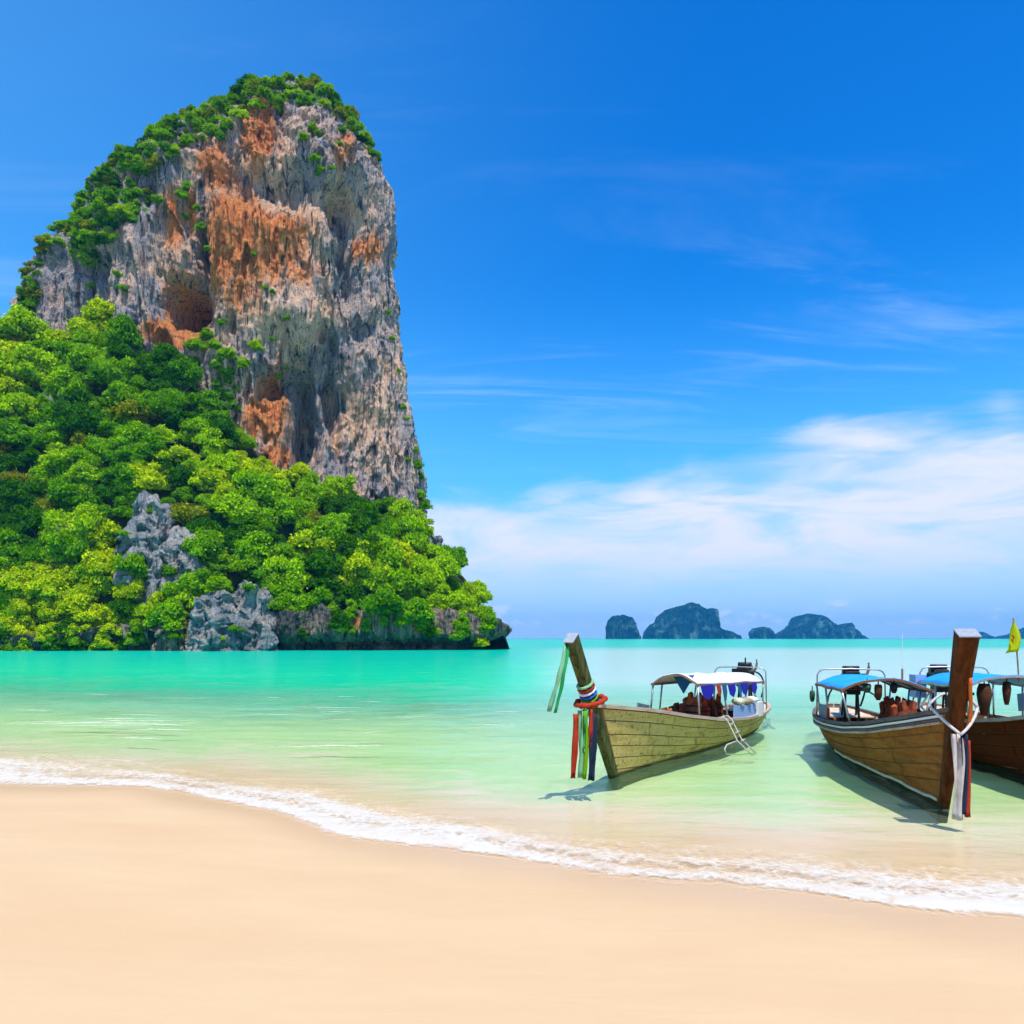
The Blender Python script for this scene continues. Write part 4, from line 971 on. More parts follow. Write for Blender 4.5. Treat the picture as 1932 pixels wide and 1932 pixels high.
class Boat:
    def __init__(s, name, loc, fdir, L, beam, sheer, hullm, stemm, railm, label, rake=0.63):
        s.L = L; s.rake = rake
        s.root = empty(name, loc, math.atan2(fdir[1], fdir[0])); tag(s.root, label, 'boat', 'wooden long-tail boats moored off the beach')
        s.Mw = Matrix.Translation(Vector(loc)) @ Matrix.Rotation(math.atan2(fdir[1], fdir[0]), 4, 'Z')
        s.bx, s.by = smooth_tab([(0, .04), (.06, .17), (.15, .37), (.3, .60), (.5, .74), (.7, .76), (.82, .70), (.90, .58), (.95, .44), (.98, .28), (1.0, .03)])
        s.by = s.by * beam / 1.5
        s.gx, s.gy = smooth_tab(sheer)
        s.hullm = hullm
        # ---- hull shell
        st_ = np.concatenate([np.linspace(0, .9, 46), np.linspace(.905, 1, 16)])
        nvv = 13; vs_ = np.linspace(0, 1, nvv)
        Vt = []; Q = []
        for inner in (0, 1):
            for sd_ in (-1, 1):
                b0 = len(Vt)
                for v in vs_:
                    for q in st_: Vt.append(s.pt(q, v, sd_, -0.035 if inner else 0.0))
                gq = grid_quads(len(st_), nvv) + b0
                if (sd_ > 0) != bool(inner): gq = gq[:, ::-1]
                Q += gq.tolist()
        mb = MB(); mb.add(Vt, Q)
        s.hull = mb.build('hull', M['inner'], s.root, True)
        # ---- planks, strake by strake
        g = random.Random(L)
        vb = [0.10] + [v + g.uniform(-.018, .018) for v in (0.27, 0.42, 0.56, 0.70, 0.84)] + [0.985]
        for sd_ in (-1, 1):
            for r in range(6):
                cuts = [0.012, .17 + g.uniform(-.05, .05) + .05 * (r % 2), .38 + g.uniform(-.06, .06), .62 + g.uniform(-.06, .06), .985]
                for c0, c1 in zip(cuts[:-1], cuts[1:]):
                    s.plank(c0 + .0012, c1 - .0012, vb[r] + .006, vb[r + 1] - .006, sd_)
        # ---- keel strip, stem post, rails
        mb = MB(); mb.sweep([s.pt(q, 0, 1) + Vector((0, 0, -.03)) for q in np.linspace(.02, .97, 24)], [(-.05, -.05), (.05, -.05), (.05, .05), (-.05, .05)]); mb.build('keel', M['seam'], s.root)
        for sd_ in (-1, 1):
            mb = MB(); mb.sweep([s.pt(q, 1, sd_, .012) + Vector((0, 0, .02)) for q in np.concatenate([np.linspace(.0, .9, 40), np.linspace(.91, 1, 14)])], [(-.045, -.03), (.045, -.03), (.045, .03), (-.045, .03)])
            mb.build('gunwale', railm, s.root)
        # ---- inside: floor boards, ribs
        for k in range(5):
            y0 = -.5 + .2 * k; mb = MB(); top = []; qs = np.linspace(.14, .93, 26)
            for q in qs:
                lim = abs(s.pt(q, .45, 1)[1]) - .02
                a_, b_ = max(-lim, min(lim, y0 + .006)), max(-lim, min(lim, y0 + .194)); x = -q * L
                top.append((x, a_, b_))
            Vf = []
            for x, a_, b_ in top: Vf += [(x, a_, .10), (x, b_, .10), (x, a_, .07), (x, b_, .07)]
            F = []
            for i in range(len(top) - 1):
                j = 4 * i; F += [(j, j + 4, j + 5, j + 1), (j + 2, j + 3, j + 7, j + 6), (j, j + 2, j + 6, j + 4), (j + 1, j + 5, j + 7, j + 3)]
            mb.add(Vf, F); mb.build('floor_board', M['raw'], s.root)
        for q in np.arange(.16, .93, .055):
            for sd_ in (-1, 1):
                mb = MB(); mb.sweep([s.pt(q, v, sd_, -.05) for v in np.linspace(.4, .97, 7)], [(-.025, -.02), (.025, -.02), (.025, .02), (-.025, .02)], up=(1, 0, 0)); mb.build('rib', M['raw'], s.root)
    def pt(s, q, v, side, off=0.0):
        """point on the hull: q 0 bow .. 1 stern, v 0 keel .. 1 gunwale"""
        if off:
            e_ = 1e-3
            p0 = s.pt(q, v, side); d1 = s.pt(min(q + e_, 1), v, side) - s.pt(max(q - e_, 0), v, side); d2 = s.pt(q, min(v + e_, 1), side) - s.pt(q, max(v - e_, 0), side)
            n = d1.cross(d2)
            if n.length < 1e-12: return p0
            n.normalize()
            if n.y * side < 0: n = -n
            return p0 + n * off
        bg_ = float(np.interp(q, s.bx, s.by)); gz_ = float(np.interp(q, s.gx, s.gy))
        kz = float(np.interp(q, [0, .2, .6, .85, 1], [-.28, -.32, -.32, -.22, .12]))
        p_ = float(np.interp(q, [0, .25, .5, .9, 1], [1.0, .75, .5, .55, .8])); qq = float(np.interp(q, [0, .3, .6, 1], [1.0, 1.2, 1.5, 1.2]))
        y = bg_ * max(v, 0) ** p_; z = kz + (gz_ - kz) * max(v, 0) ** qq
        fb = max(0.0, 1 - q / .38) ** 1.6; fs = float(sstep(.80, 1.0, q))
        return Vector((-q * s.L + s.rake * (z + .28) * fb - .45 * (z) * fs, side * y, z))
    def plank(s, c0, c1, v0, v1, side):
        ns, nv_ = 9, 4; Vt = []
        qs = np.linspace(c0, c1, ns); vs_ = np.linspace(v0, v1, nv_)
        for off in (.016, -.004):
            for v in vs_:
                for q in qs: Vt.append(s.pt(float(q), float(v), side, off))
        G = grid_quads(ns, nv_).tolist(); n = ns * nv_; F = []
        F += G + [[a + n for a in f[::-1]] for f in G]
        rim = [k for k in range(ns)] + [ns * j + ns - 1 for j in range(1, nv_)] + [ns * (nv_ - 1) + k for k in range(ns - 2, -1, -1)] + [ns * j for j in range(nv_ - 2, 0, -1)]
        for a, b in zip(rim, rim[1:] + rim[:1]): F.append([b, a, a + n, b + n])
        if side > 0: F = [f[::-1] for f in F]
        mb = MB(); mb.add(Vt, F); mb.build('plank', s.hullm, s.hull)
    def stem(s, mat, top, w0, w1, d0, d1, capm, notch=0.1):
        mb = MB(); n = 14
        pts = []
        for t_ in np.linspace(0, 1, n):
            z = -.34 + (top + .34) * t_; pts.append(Vector((s.rake * (z + .28) + .02 + .10 * max(0, t_ - .6) ** 2, 0, z)))
        prof = [(-.5, -.5), (.5, -.5), (.5, .35), (.28, .5), (-.28, .5), (-.5, .35)]
        prof = [(-.5, -.35), (-.28, -.5), (.28, -.5), (.5, -.35), (.5, .5), (-.5, .5)]
        sc_ = [(w0 + (w1 - w0) * t_ ** 1.2, d0 + (d1 - d0) * t_ ** 1.2) for t_ in np.linspace(0, 1, n)]
        # sweep with 'up' pointing aft, so the profile's second axis runs fore and aft
        mb.sweep(pts, prof, up=(-1, 0, .2), scale=sc_)
        o = mb.build('stem_post', mat, s.root, bevel=.008)
        mb = MB(); e_ = pts[-1]; rot = Matrix.Rotation(math.atan(s.rake), 3, 'Y')
        mb.box(e_ + Vector((.0, 0, .004)), (d1 * 1.03, w1 * 1.04, .014), rot); mb.build('prow_cap', capm, o)
        return pts
    def canopy(s, a0, a1, w0, w1, e0, e1, arch, topm, edgem, postm, posts, nlen=25, wave=0.0):
        nu = 13; Vt = []
        def cp(u, v):
            w_ = w0 + (w1 - w0) * v; e_ = e0 + (e1 - e0) * v
            return Vector((-(a0 + (a1 - a0) * v), w_ * u, e_ + arch * (1 - u * u) - .028 * abs(math.sin(3 * math.pi * v)) * (1 - u * u * .5) + .008 * math.sin(u * 7 + v * 11)))
        s.cp = cp
        us_ = np.linspace(-1, 1, nu); vs_ = np.linspace(0, 1, nlen)
        for v in vs_:
            for u in us_: Vt.append(cp(u, v))
        mb = MB(); mb.add(Vt, grid_quads(nu, nlen).tolist())
        c = mb.build('canopy', topm, s.root, True); sm = c.modifiers.new('solid', 'SOLIDIFY'); sm.thickness = .018
        for v in (0, .33, .66, 1):
            mb = MB(); mb.sweep([cp(u, v) + Vector((0, 0, -.03)) for u in np.linspace(-1.04, 1.04, 13)], [(-.02, -.02), (.02, -.02), (.02, .02), (-.02, .02)]); mb.build('roof_bow', edgem, s.root)
        for u in (-1, 1):
            mb = MB(); mb.sweep([cp(u, v) + Vector((0, 0, -.025)) for v in np.linspace(-.02, 1.02, 10)], [(-.02, -.025), (.02, -.025), (.02, .025), (-.02, .025)]); mb.build('roof_rail', edgem, s.root)
        for (v, u, lean) in posts:
            tp = cp(u, v); q = -tp.x / s.L; base = s.pt(min(max(q + lean, .05), .97), .98, 1 if u > 0 else -1, -.05)
            mb = MB(); mb.tube([base, tp + Vector((0, 0, -.02))], .020, 7); mb.build('canopy_post', postm, s.root, True)
    def arch(s, a, w_, zt, mat, zb=.5):
        mb = MB(); r = .12
        P = [Vector((-a, -w_, zb)), Vector((-a, -w_ * .98, zt - r)), Vector((-a, -w_ * .96 + r * .3, zt - r * .3)), Vector((-a, -w_ * .96 + r, zt)), Vector((-a, 0, zt + .015)), Vector((-a, w_ * .96 - r, zt)), Vector((-a, w_ * .96 - r * .3, zt - r * .3)), Vector((-a, w_ * .98, zt - r)), Vector((-a, w_, zb))]
        mb.sweep(P, [(.016 * math.cos(k), .016 * math.sin(k)) for k in np.linspace(0, 2 * math.pi, 8)[:-1]], up=(1, 0, 0)); mb.build('stern_arch', mat, s.root, True)
    def engine(s, a, zc, y=0.0):
        x = -a
        mb = MB(); mb.box((x, y, zc), (.62, .36, .30)); mb.box((x + .05, y, zc - .2), (.5, .28, .16)); mb.box((x - .2, y, zc + .19), (.24, .30, .12)); mb.box((x + .18, y, zc + .18), (.2, .26, .10))
        for k in range(5): mb.box((x - .25 + .12 * k, y, zc), (.03, .40, .24))
        e = mb.build('engine', M['engine'], s.root, bevel=.02)
        mb = MB(); mb.tube([(x - .05, y - .17, zc + .28), (x - .05, y + .17, zc + .28)], .06, 12); mb.build('air_filter', M['engine'], e, True)
        mb = MB(); mb.box((x + .42, y, zc), (.08, .42, .38)); [mb.box((x + .465, y, zc - .16 + .04 * k), (.012, .38, .018)) for k in range(9)]; mb.build('radiator', M['black'], e, bevel=.006)
        mb = MB(); mb.tube(bez((x + .1, y + .18, zc + .1), (x + .1, y + .36, zc + .1), (x + .1, y + .34, zc + .42), 7), .03, 8); mb.build('exhaust', M['rust'], e, True)
        mb = MB(); mb.tube(bez((x + .2, y - .2, zc), (x + .2, y - .5, zc - .1), (x - .5, y - .42, zc - .5), 9), .022, 6); mb.tube(bez((x - .2, y + .2, zc + .1), (x - .5, y + .5, zc), (x - .6, y + .3, zc - .6), 9), .022, 6); mb.build('hose', M['black'], e, True)
        mb = MB(); mb.tube([(x - .3, y, zc - .08), (x - 2.9, y, -.25)], .028, 8); mb.build('tail_shaft', M['steel'], e, True)
        mb = MB()
        for k in range(3):
            r_ = Matrix.Rotation(k * 2.094, 3, 'X') @ Matrix.Rotation(.6, 3, 'Z'); mb.box(Vector((x - 2.92, y, -.26)) + Matrix.Rotation(k * 2.094, 3, 'X') @ Vector((0, 0, .11)), (.02, .09, .2), r_)
        mb.build('propeller', M['steel'], e)
        mb = MB(); mb.tube([(x + .4, y + .05, zc - .05), (x + 1.35, y + .22, zc - .22)], .018, 6); mb.build('tiller', M['steel'], e, True)
        mb = MB(); mb.box((x + 1.40, y + .23, zc - .23), (.16, .06, .06)); mb.build('tiller_grip', M['black'], e, bevel=.01)
        for sy in (-.16, .16):
            mb = MB(); mb.tube([(x + .1, y + sy, .2), (x, y + sy * .8, zc - .25)], .03, 6); mb.tube([(x - .35, y + sy, .3), (x - .1, y + sy * .8, zc - .2)], .025, 6); mb.build('engine_mount', M['black'], e)
    def board(s, name, mat, q0, q1, side, zlo, zhi, inset=.03, thick=.03, edge=None):
        """an upright board standing just inside the gunwale"""
        mb = MB(); P = [s.pt(q, 1, side, -inset) for q in np.linspace(q0, q1, 6)]
        mb.sweep([Vector((p.x, p.y, p.z + (zlo + zhi) / 2)) for p in P], [(-thick / 2, -(zhi - zlo) / 2), (thick / 2, -(zhi - zlo) / 2), (thick / 2, (zhi - zlo) / 2), (-thick / 2, (zhi - zlo) / 2)])
        return mb.build(name, mat, s.root)
    def bench(s, q, dz=-.12, wd=.26):
        P0 = s.pt(q, .93, 1, -.03); P1 = s.pt(q, .93, -1, -.03); z = P0.z + dz
        mb = MB(); mb.box(((P0.x + P1.x) / 2, 0, z), (wd, P0.y - P1.y - .04, .035)); mb.build('bench', M['raw'], s.root, bevel=.006)
    def place(s, o, anchor, rz=0.0, extra=None):
        o.matrix_world = s.Mw @ Matrix.Translation(Vector(anchor)) @ Matrix.Rotation(rz, 4, 'Z') @ (extra or Matrix.Identity(4))

SHEER1 = [(0, 1.23), (.12, 1.04), (.25, .80), (.4, .60), (.6, .46), (.8, .43), (.92, .46), (1, .54)]
SHEER2 = [(0, 1.36), (.12, 1.12), (.25, .90), (.4, .74), (.6, .63), (.8, .58), (.92, .60), (1, .66)]
DECK = lambda b, q0, q1, m: bow_deck(b, q0, q1, m)
def bow_deck(b, q0, q1, m, name='bow_deck'):
    mb = MB(); Vt = []; qs = np.linspace(q0, q1, 12)
    for q in qs:
        l, r = b.pt(q, .93, 1, -.03), b.pt(q, .93, -1, -.03); Vt += [l, r]
    mb.add(Vt, [(2 * k, 2 * k + 1, 2 * k + 3, 2 * k + 2) for k in range(11)]); o = mb.build(name, m, b.root); so = o.modifiers.new('solid', 'SOLIDIFY'); so.thickness = .03

# ---- boat one: olive hull, white canopy
b1 = Boat('longtail_boat', (1.79, 13.35, 0), (-.5, -.866), 9.8, 1.42, SHEER1, M['hull1'], M['stem1'], M['rail1'], 'olive weathered long-tail boat with white canopy and blue bunting', rake=.70)
b1.stem(M['stem1'], 2.30, .12, .16, .18, .24, M['cap'])
bow_deck(b1, .05, .17, M['inner'])
b1.canopy(2.95, 7.9, .46, .62, 1.40, 1.24, .20, M['whitetarp'], M['rust'], M['steel'], [(0, 1, 0), (0, -1, 0), (.12, -1, 0), (.33, 1, 0), (.66, 1, 0), (.66, -1, 0), (1, -1, 0), (1, 1, 0)])
b1.arch(8.1, .66, 1.55, M['steel'])
b1.engine(8.55, 1.33)
mb = MB(); mb.tube([(-8.25, .1, 1.5), (-8.25, .1, 1.80)], .02, 6); mb.build('exhaust_stack', M['black'], b1.root)
b1.board('side_board', M['panel'], .50, .69, 1, -.02, .30)
b1.board('side_board', M['greypanel'], .22, .30, -1, -.05, .20)
b1.board('storage_box', M['white'], .69, .74, 1, -.02, .32, .04, .2)
for q in (.36, .45, .55, .63): b1.bench(q)
bow_deck(b1, .86, .97, M['raw'], 'stern_deck')
# ---- boat two: brown hull heading for the beach, blue tarpaulin
b2 = Boat('longtail_boat', (5.88, 10.9, 0), (-.225, -.974), 8.4, 1.46, SHEER2, M['hull2'], M['stem2'], M['rail2'], 'brown long-tail boat with sky blue canopy, bow pointing at the beach', rake=.40)
b2.stem(M['stem2'], 2.36, .10, .24, .15, .26, M['cap'])
bow_deck(b2, .05, .17, M['inner'])
b2.canopy(3.2, 6.2, .74, .74, 1.40, 1.34, .20, M['bluetarp'], M['brownedge'], M['steel'], [(0, 1, 0), (0, -1, -.0), (.22, 1, 0), (.5, 1, 0), (.6, -1, 0), (1, -1, 0), (1, 1, 0)])
b2.arch(6.5, .70, 1.62, M['steel'])
b2.engine(7.0, 1.34, .1)
b2.board('side_board', M['greypanel'], .60, .72, -1, -.06, .30)
b2.board('side_board', M['red'], .575, .60, -1, -.06, .26)
for q in (.33, .42, .5, .6): b2.bench(q)
bow_deck(b2, .84, .97, M['raw'], 'stern_deck')
bow_deck(b2, .44, .58, M['raw'], 'seat_platform')
for dz, mt, of in ((-.045, 'white', .03), (-.095, 'rail2', .026), (-.135, 'rail1', .026)):
    for sd_ in (-1, 1):
        mb = MB(); mb.sweep([b2.pt(q, 1, sd_, of) + Vector((0, 0, dz)) for q in np.concatenate([np.linspace(.02, .9, 36), np.linspace(.91, .995, 12)])], [(-.018, -.016), (.018, -.016), (.018, .016), (-.018, .016)]); mb.build('rubbing_strake', M[mt], b2.root)
for sd_ in (-1, 1):
    P = []
    for q in np.linspace(.02, .6, 24):
        v = 0.0
        for k in range(60):
            v = k / 60
            if b2.pt(q, v, sd_).z > .06: break
        P.append(b2.pt(q, v, sd_, .022))
    mb = MB(); mb.sweep(P, [(-.012, -.02), (.012, -.02), (.012, .02), (-.012, .02)]); mb.build('waterline_stripe', M['cream'], b2.root)
# ---- boat three: dark red hull at the right edge
b3 = Boat('longtail_boat', (8.35, 11.3, 0), (-.215, -.977), 8.6, 1.62, SHEER2, M['hull3'], M['stem2'], M['rail1'], 'dark red-brown long-tail boat cut off by the right edge of the photo', rake=.45)
b3.stem(M['stem2'], 2.36, .15, .24, .22, .28, M['white'])
bow_deck(b3, .05, .17, M['inner'])
b3.canopy(3.1, 6.2, .74, .74, 1.44, 1.36, .20, M['bluetarp'], M['steel'], M['steel'], [(0, 1, 0), (0, -1, 0), (.05, -1, 0), (.5, 1, 0), (.6, -1, 0), (1, -1, 0), (1, 1, 0)])
b3.arch(6.3, .70, 1.66, M['steel'])
b3.engine(7.0, 1.36, -.1)
b3.board('side_board', M['greypanel'], .10, .205, -1, .12, .40, .05)
b3.board('side_board', M['panel'], .72, .80, -1, .35, .85, .12, .22)
for q in (.33, .42, .5, .6): b3.bench(q)
bow_deck(b3, .84, .97, M['raw'], 'stern_deck')

# ================================================================== things on the boats
def ribbon(b, name, mat, p0, p1, wd, label, cat='ribbon', group=None, sway=.03, ang=0.0, n=10, seed=0):
    g = random.Random(seed + hash(label) % 1000 if False else seed)
    p0, p1 = Vector(p0), Vector(p1); mb = MB(); Vt = []
    for k in range(n + 1):
        t_ = k / n; c = (p1 - p0) * t_ + Vector((sway * math.sin(t_ * 5 + g.random()), sway * math.sin(t_ * 4 + 1), 0)) * t_
        for j in range(5):
            u = (j - 2) / 2; w_ = wd * (1 + .15 * math.sin(t_ * 7 + seed)); fold = .42 * wd * math.sin(u * 3.4 + t_ * 4 + seed)
            Vt.append(c + Vector((math.cos(ang) * u * w_ / 2 - math.sin(ang) * fold, math.sin(ang) * u * w_ / 2 + math.cos(ang) * fold, 0)))
    mb.add(Vt, grid_quads(5, n + 1).tolist()); o = mb.build(name, mat, None, True)
    so = o.modifiers.new('solid', 'SOLIDIFY'); so.thickness = .006
    b.place(o, p0); tag(o, label, cat, group); return o
def ring(b, name, mat, zc, rx, ry, r, label, tilt=0.0, cat='sash', group=None, sag=0.0, tw=1.0):
    mb = MB(); P = []
    for k in range(29):
        a = 2 * math.pi * k / 28; P.append(Vector((rx * math.cos(a), ry * math.sin(a), tilt * rx * math.cos(a) - sag * (1 - math.cos(a)) / 2)))
    mb.tube(P, r, 7, [1 + (.30 if cat == 'garland' else .14) * math.sin(k * 2.1 + zc * 9) for k in range(29)]); o = mb.build(name, mat, None, True)
    b.place(o, (b.rake * (zc + .28) + .02, 0, zc)); tag(o, label, cat, group)
GR1 = 'cloths tied round the prow of the olive boat'
for k, (mt, zc, nm) in enumerate((('palegreen', 1.60, 'pale green'), ('red', 1.545, 'thin red'), ('white', 1.49, 'white'), ('bluerib', 1.43, 'bright blue'), ('lime', 1.37, 'lime green'), ('nav2', 1.31, 'dark blue'))):
    ring(b1, 'tied_cloth', M[mt], zc, .145, .105, .024, nm + ' cloth wrapped round the prow of the olive boat', tilt=-.45, group=GR1)
ring(b1, 'garland', M['red'], 1.31, .34, .19, .040, 'red garland looped round the prow of the olive boat', tilt=-.12, cat='garland', sag=-.02)
px_ = b1.rake * 1.58 + .02
RB = [('green', .16, .06, 1.22, .62, .10, 'bright green upper'), ('palegreen', .17, .0, 1.20, .18, .10, 'pale green'), ('lime', .18, .08, 1.20, .16, .06, 'lime green'), ('red', .12, .12, 1.22, .62, .07, 'short red'), ('red', .23, -.08, 1.15, .17, .085, 'long red'), ('nav2', .06, .14, 1.15, .13, .11, 'dark navy')]
for k, (mt, dx, dy, z0, z1, wd, nm) in enumerate(RB):
    ribbon(b1, 'ribbon', M[mt], (px_ + dx + .16, dy, z0), (px_ + dx + .19, dy, z1), wd, nm + ' ribbon hanging from the prow of the olive boat', group='ribbons hanging from the prow of the olive boat', ang=1.0 + .2 * k, seed=k)
topx = b1.rake * 2.5 + .05
ribbon(b1, 'ribbon', M['palegreen'], (topx + .10, -.06, 2.18), (topx + .30, -.20, 1.22), .07, 'long pale green streamer trailing from the very top of the olive prow', ang=.8, seed=9, sway=.05)
ribbon(b1, 'ribbon', M['green'], (topx + .09, -.02, 2.18), (topx + .24, -.12, 1.20), .05, 'deep green streamer trailing from the very top of the olive prow', ang=1.1, seed=4, sway=.05)
# bunting under the canopy edge
for k, (v, wd, h, mt) in enumerate(((.10, .9, .30, 'navy'), (.25, .30, .26, 'red'), (.33, .34, .34, 'teal'), (.44, .62, .28, 'navy'), (.56, .30, .32, 'teal'), (.64, .60, .30, 'navy'), (.80, .6, .26, 'navy'))):
    c0 = b1.cp(1.0, v); mb = MB()
    P = [(-wd / 2, 0, 0), (wd / 2, 0, 0), (wd * .38, .03, -h * .75), (0, .05, -h), (-wd * .42, .03, -h * .5)]
    mb.add(P, [(0, 1, 2, 3, 4)]); o = mb.build('bunting_flag', M[mt]); so = o.modifiers.new('solid', 'SOLIDIFY'); so.thickness = .008
    b1.place(o, c0 + Vector((0, .03, -.03)))
    nm = {'navy': 'ultramarine', 'red': 'red', 'teal': 'dark teal'}[mt]; ordn = ['foremost', 'second', 'third', 'fourth', 'fifth', 'sixth', 'aftmost'][k]
    tag(o, '%s cloth pennant hanging under the white canopy, %s from the bow' % (nm, ordn), 'pennant', 'pennants under the white canopy')
o = None
for u, v, mt, nm in ((-.35, .02, 'teal', 'teal cloth pennant hanging inside the front of the white canopy'),):
    mb = MB(); mb.add([(0, -.22, 0), (0, .22, .05), (.02, .0, -.34)], [(0, 1, 2)]); o = mb.build('bunting_flag', M[mt]); so = o.modifiers.new('solid', 'SOLIDIFY'); so.thickness = .008
    b1.place(o, b1.cp(u + .6, v + .02) + Vector((0, 0, -.06))); tag(o, nm, 'pennant', 'pennants under the white canopy')
# life jackets
def vest_mesh():
    out = [(-.24, -.28), (.24, -.28), (.25, .0), (.19, .08), (.20, .24), (.11, .28), (.06, .12), (-.06, .12), (-.11, .28), (-.20, .24), (-.19, .08), (-.25, .0)]
    n = len(out); V = [(x, -.055 - .03 * (1 - (x / .25) ** 2), z) for x, z in out] + [(x, .055 + .03 * (1 - (x / .25) ** 2), z) for x, z in out]
    F = [tuple(range(n)), tuple(range(2 * n - 1, n - 1, -1))] + [(k, k + n, (k + 1) % n + n, (k + 1) % n) for k in range(n)]
    me = bpy.data.meshes.new('life_jacket'); me.from_pydata(V, [], F); me.materials.append(M['jacket']); return me
def strap_mesh():
    mb = MB()
    for z in (-.18, -.04): mb.box((0, 0, z), (.51, .185, .03))
    me = bpy.data.meshes.new('strap'); me.from_pydata(mb.v, [], mb.f); me.materials.append(M['strap']); return me
m_j, t = newmat('worn_life_jacket')
rn = t.n('ShaderNodeObjectInfo').outputs['Random']
c = t.ramp(rn, [(0.0, (0.42, 0.05, 0.01)), (0.3, (0.20, 0.03, 0.008)), (0.5, (0.50, 0.10, 0.02)), (0.7, (0.10, 0.02, 0.008)), (0.85, (0.32, 0.06, 0.012)), (1.0, (0.05, 0.035, 0.02))], 'CONSTANT')
c = t.mix(t.mr(t.noise(t.obj(), 9, 4), 0.4, 0.65), c, t.mix(1.0, c, (0.35, 0.3, 0.3), 'MULTIPLY'))
t.out(t.n('ShaderNodeBsdfPrincipled', i={'Base Color': c, 'Roughness': 0.85}).outputs[0])
M['jacket'] = m_j
VEST, STRAP = vest_mesh(), strap_mesh()
def jackets(b, spots, label, group):
    for (a, y, z, rz, tl) in spots:
        o = link('life_jacket', VEST); b.place(o, (-a, y, z), rz, Matrix.Rotation(tl, 4, 'X') @ Matrix.Diagonal((.72, .7, .95, 1))); tag(o, label, 'life jacket', group)
        c = link('strap', STRAP, None, o)
g = random.Random(3)
jackets(b1, [(3.1 + .17 * k, (-.22 + .22 * (k % 3)), .62 + .10 * ((k * 7) % 3) + (.12 if k in (2, 9, 10) else 0), g.uniform(-.6, .6) + 1.2, g.uniform(-.4, .4)) for k in range(12)], 'orange life jacket in the heap under the white canopy', 'life jackets under the white canopy')
jackets(b2, [(3.1 + .13 * k, (.50 - .13 * (k % 3)), .78 + .08 * ((k * 5) % 3), g.uniform(-.5, .5) + 1.6, g.uniform(-.5, .3)) for k in range(11)], 'orange life jacket in the heap under the blue canopy', 'life jackets under the blue canopy')
# boarding ladder on the olive boat
root = empty('boarding_ladder'); q0 = .425
pa = b1.pt(q0, 1, 1, .06) + Vector((0, 0, .03)); b1.place(root, pa); tag(root, 'rusty white boarding ladder hooked over the side of the olive boat', 'ladder')
for nm, xo in (('rail', -.16), ('rail', .16)):
    mb = MB(); mb.tube([(xo, -.16, -.06), (xo, -.14, .05), (xo, -.02, .07), (xo * 1.02, .06, .0), (xo * 1.05, .26, -.40), (xo * 1.05, .56, -.68)], .014, 6); mb.build(nm, M['rope'], root, True)
for k in range(4):
    t_ = .12 + .26 * k; mb = MB(); c = Vector((0, .06, 0)).lerp(Vector((0, .50, -.62)), t_); mb.tube([c + Vector((-.165, 0, 0)), c + Vector((.165, 0, 0))], .012, 6); mb.build('rung', M['rope'], root, True)
mb = MB(); mb.tube([(.165, .26, -.40), (.60, .16, -.44), (.68, .14, -.52), (.66, .16, -.62), (.55, .20, -.64), (-.16, .56, -.68)], .012, 6); mb.build('fold_out_step', M['rope'], root, True)
mb = MB(); mb.tube([(-.17, .56, -.68), (.17, .56, -.68)], .012, 6); mb.build('rung', M['rope'], root, True)
# provisions on the stern of the olive boat
for k, (q, y, nm, c) in enumerate(((.56, .36, 'cream bundle on the pale blue side board', 'cream'), (.62, .36, 'tan bundle on the pale blue side board', 'filt'), (.67, .30, 'white bundle beside the engine of the olive boat', 'white'))):
    mb = MB(); n1, n2 = 12, 7; Vt = []
    for j in range(n2):
        ph = -math.pi / 2 + math.pi * j / (n2 - 1)
        for i in range(n1):
            a = 2 * math.pi * i / n1; r = 1 + .18 * math.sin(3 * a + k) * math.cos(ph); Vt.append((.20 * r * math.cos(a) * math.cos(ph), .15 * r * math.sin(a) * math.cos(ph), .09 * math.sin(ph)))
    mb.add(Vt, grid_quads(n1, n2, True).tolist()); o = mb.build('cloth_bundle', M[c], None, True); p_ = b1.pt(q, 1, 1, -.08); b1.place(o, (p_.x, p_.y, p_.z + .37)); tag(o, nm, 'bundle')
# boat two: sashes, rope, floats
GR2 = 'long sashes hanging from the prow of the brown boat'
pz = 1.12; px_ = b2.rake * (pz + .28) + .02
for k, (mt, dx, dy, z0, z1, wd, nm) in enumerate((('whiterib', .20, -.03, 1.08, -.02, .12, 'grey white'), ('nav2', .21, .045, 1.08, .06, .075, 'black'), ('red', .19, .09, 1.0, .02, .06, 'dark red'))):
    ribbon(b2, 'tied_cloth', M[mt], (px_ + dx, dy, z0), (px_ + dx + .02, dy + .03, z1), wd, nm + ' sash hanging down to the water from the brown prow', 'sash', GR2, ang=1.5, seed=k, n=14, sway=.02)
mb = MB(); mb.tube(bez((.0, -.30, .18), (.22, -.14, -.05), (.28, 0, -.16), 8) + bez((.28, 0, -.16), (.22, .16, -.05), (.0, .28, .16), 8), .019, 7); mb.tube(bez((0, -.30, .18), (-.02, -.20, .3), (-.02, -.1, .34), 6), .018, 7); mb.tube(bez((0, .28, .16), (-.02, .2, .3), (-.02, .1, .34), 6), .022, 7)
o = mb.build('mooring_rope', M['rope'], None, True); b2.place(o, (px_ - .02, 0, 1.24)); tag(o, 'thick white rope looped round the prow of the brown boat', 'rope')
mb = MB(); P = [Vector((b2.rake * (z + .28) + .12 + .04 * (z - 1.1), .10 + .03 * math.sin(z * 6), z)) for z in np.linspace(1.16, 1.80, 10)]; mb.sweep([p_ - P[0] for p_ in P], [(-.02, -.014), (.02, -.014), (.02, .014), (-.02, .014)], up=(1, 0, 0)); o = mb.build('tied_cloth', M['orange'], None, True); b2.place(o, P[0]); tag(o, 'orange red sash running up the right edge of the brown prow', 'sash', GR2)
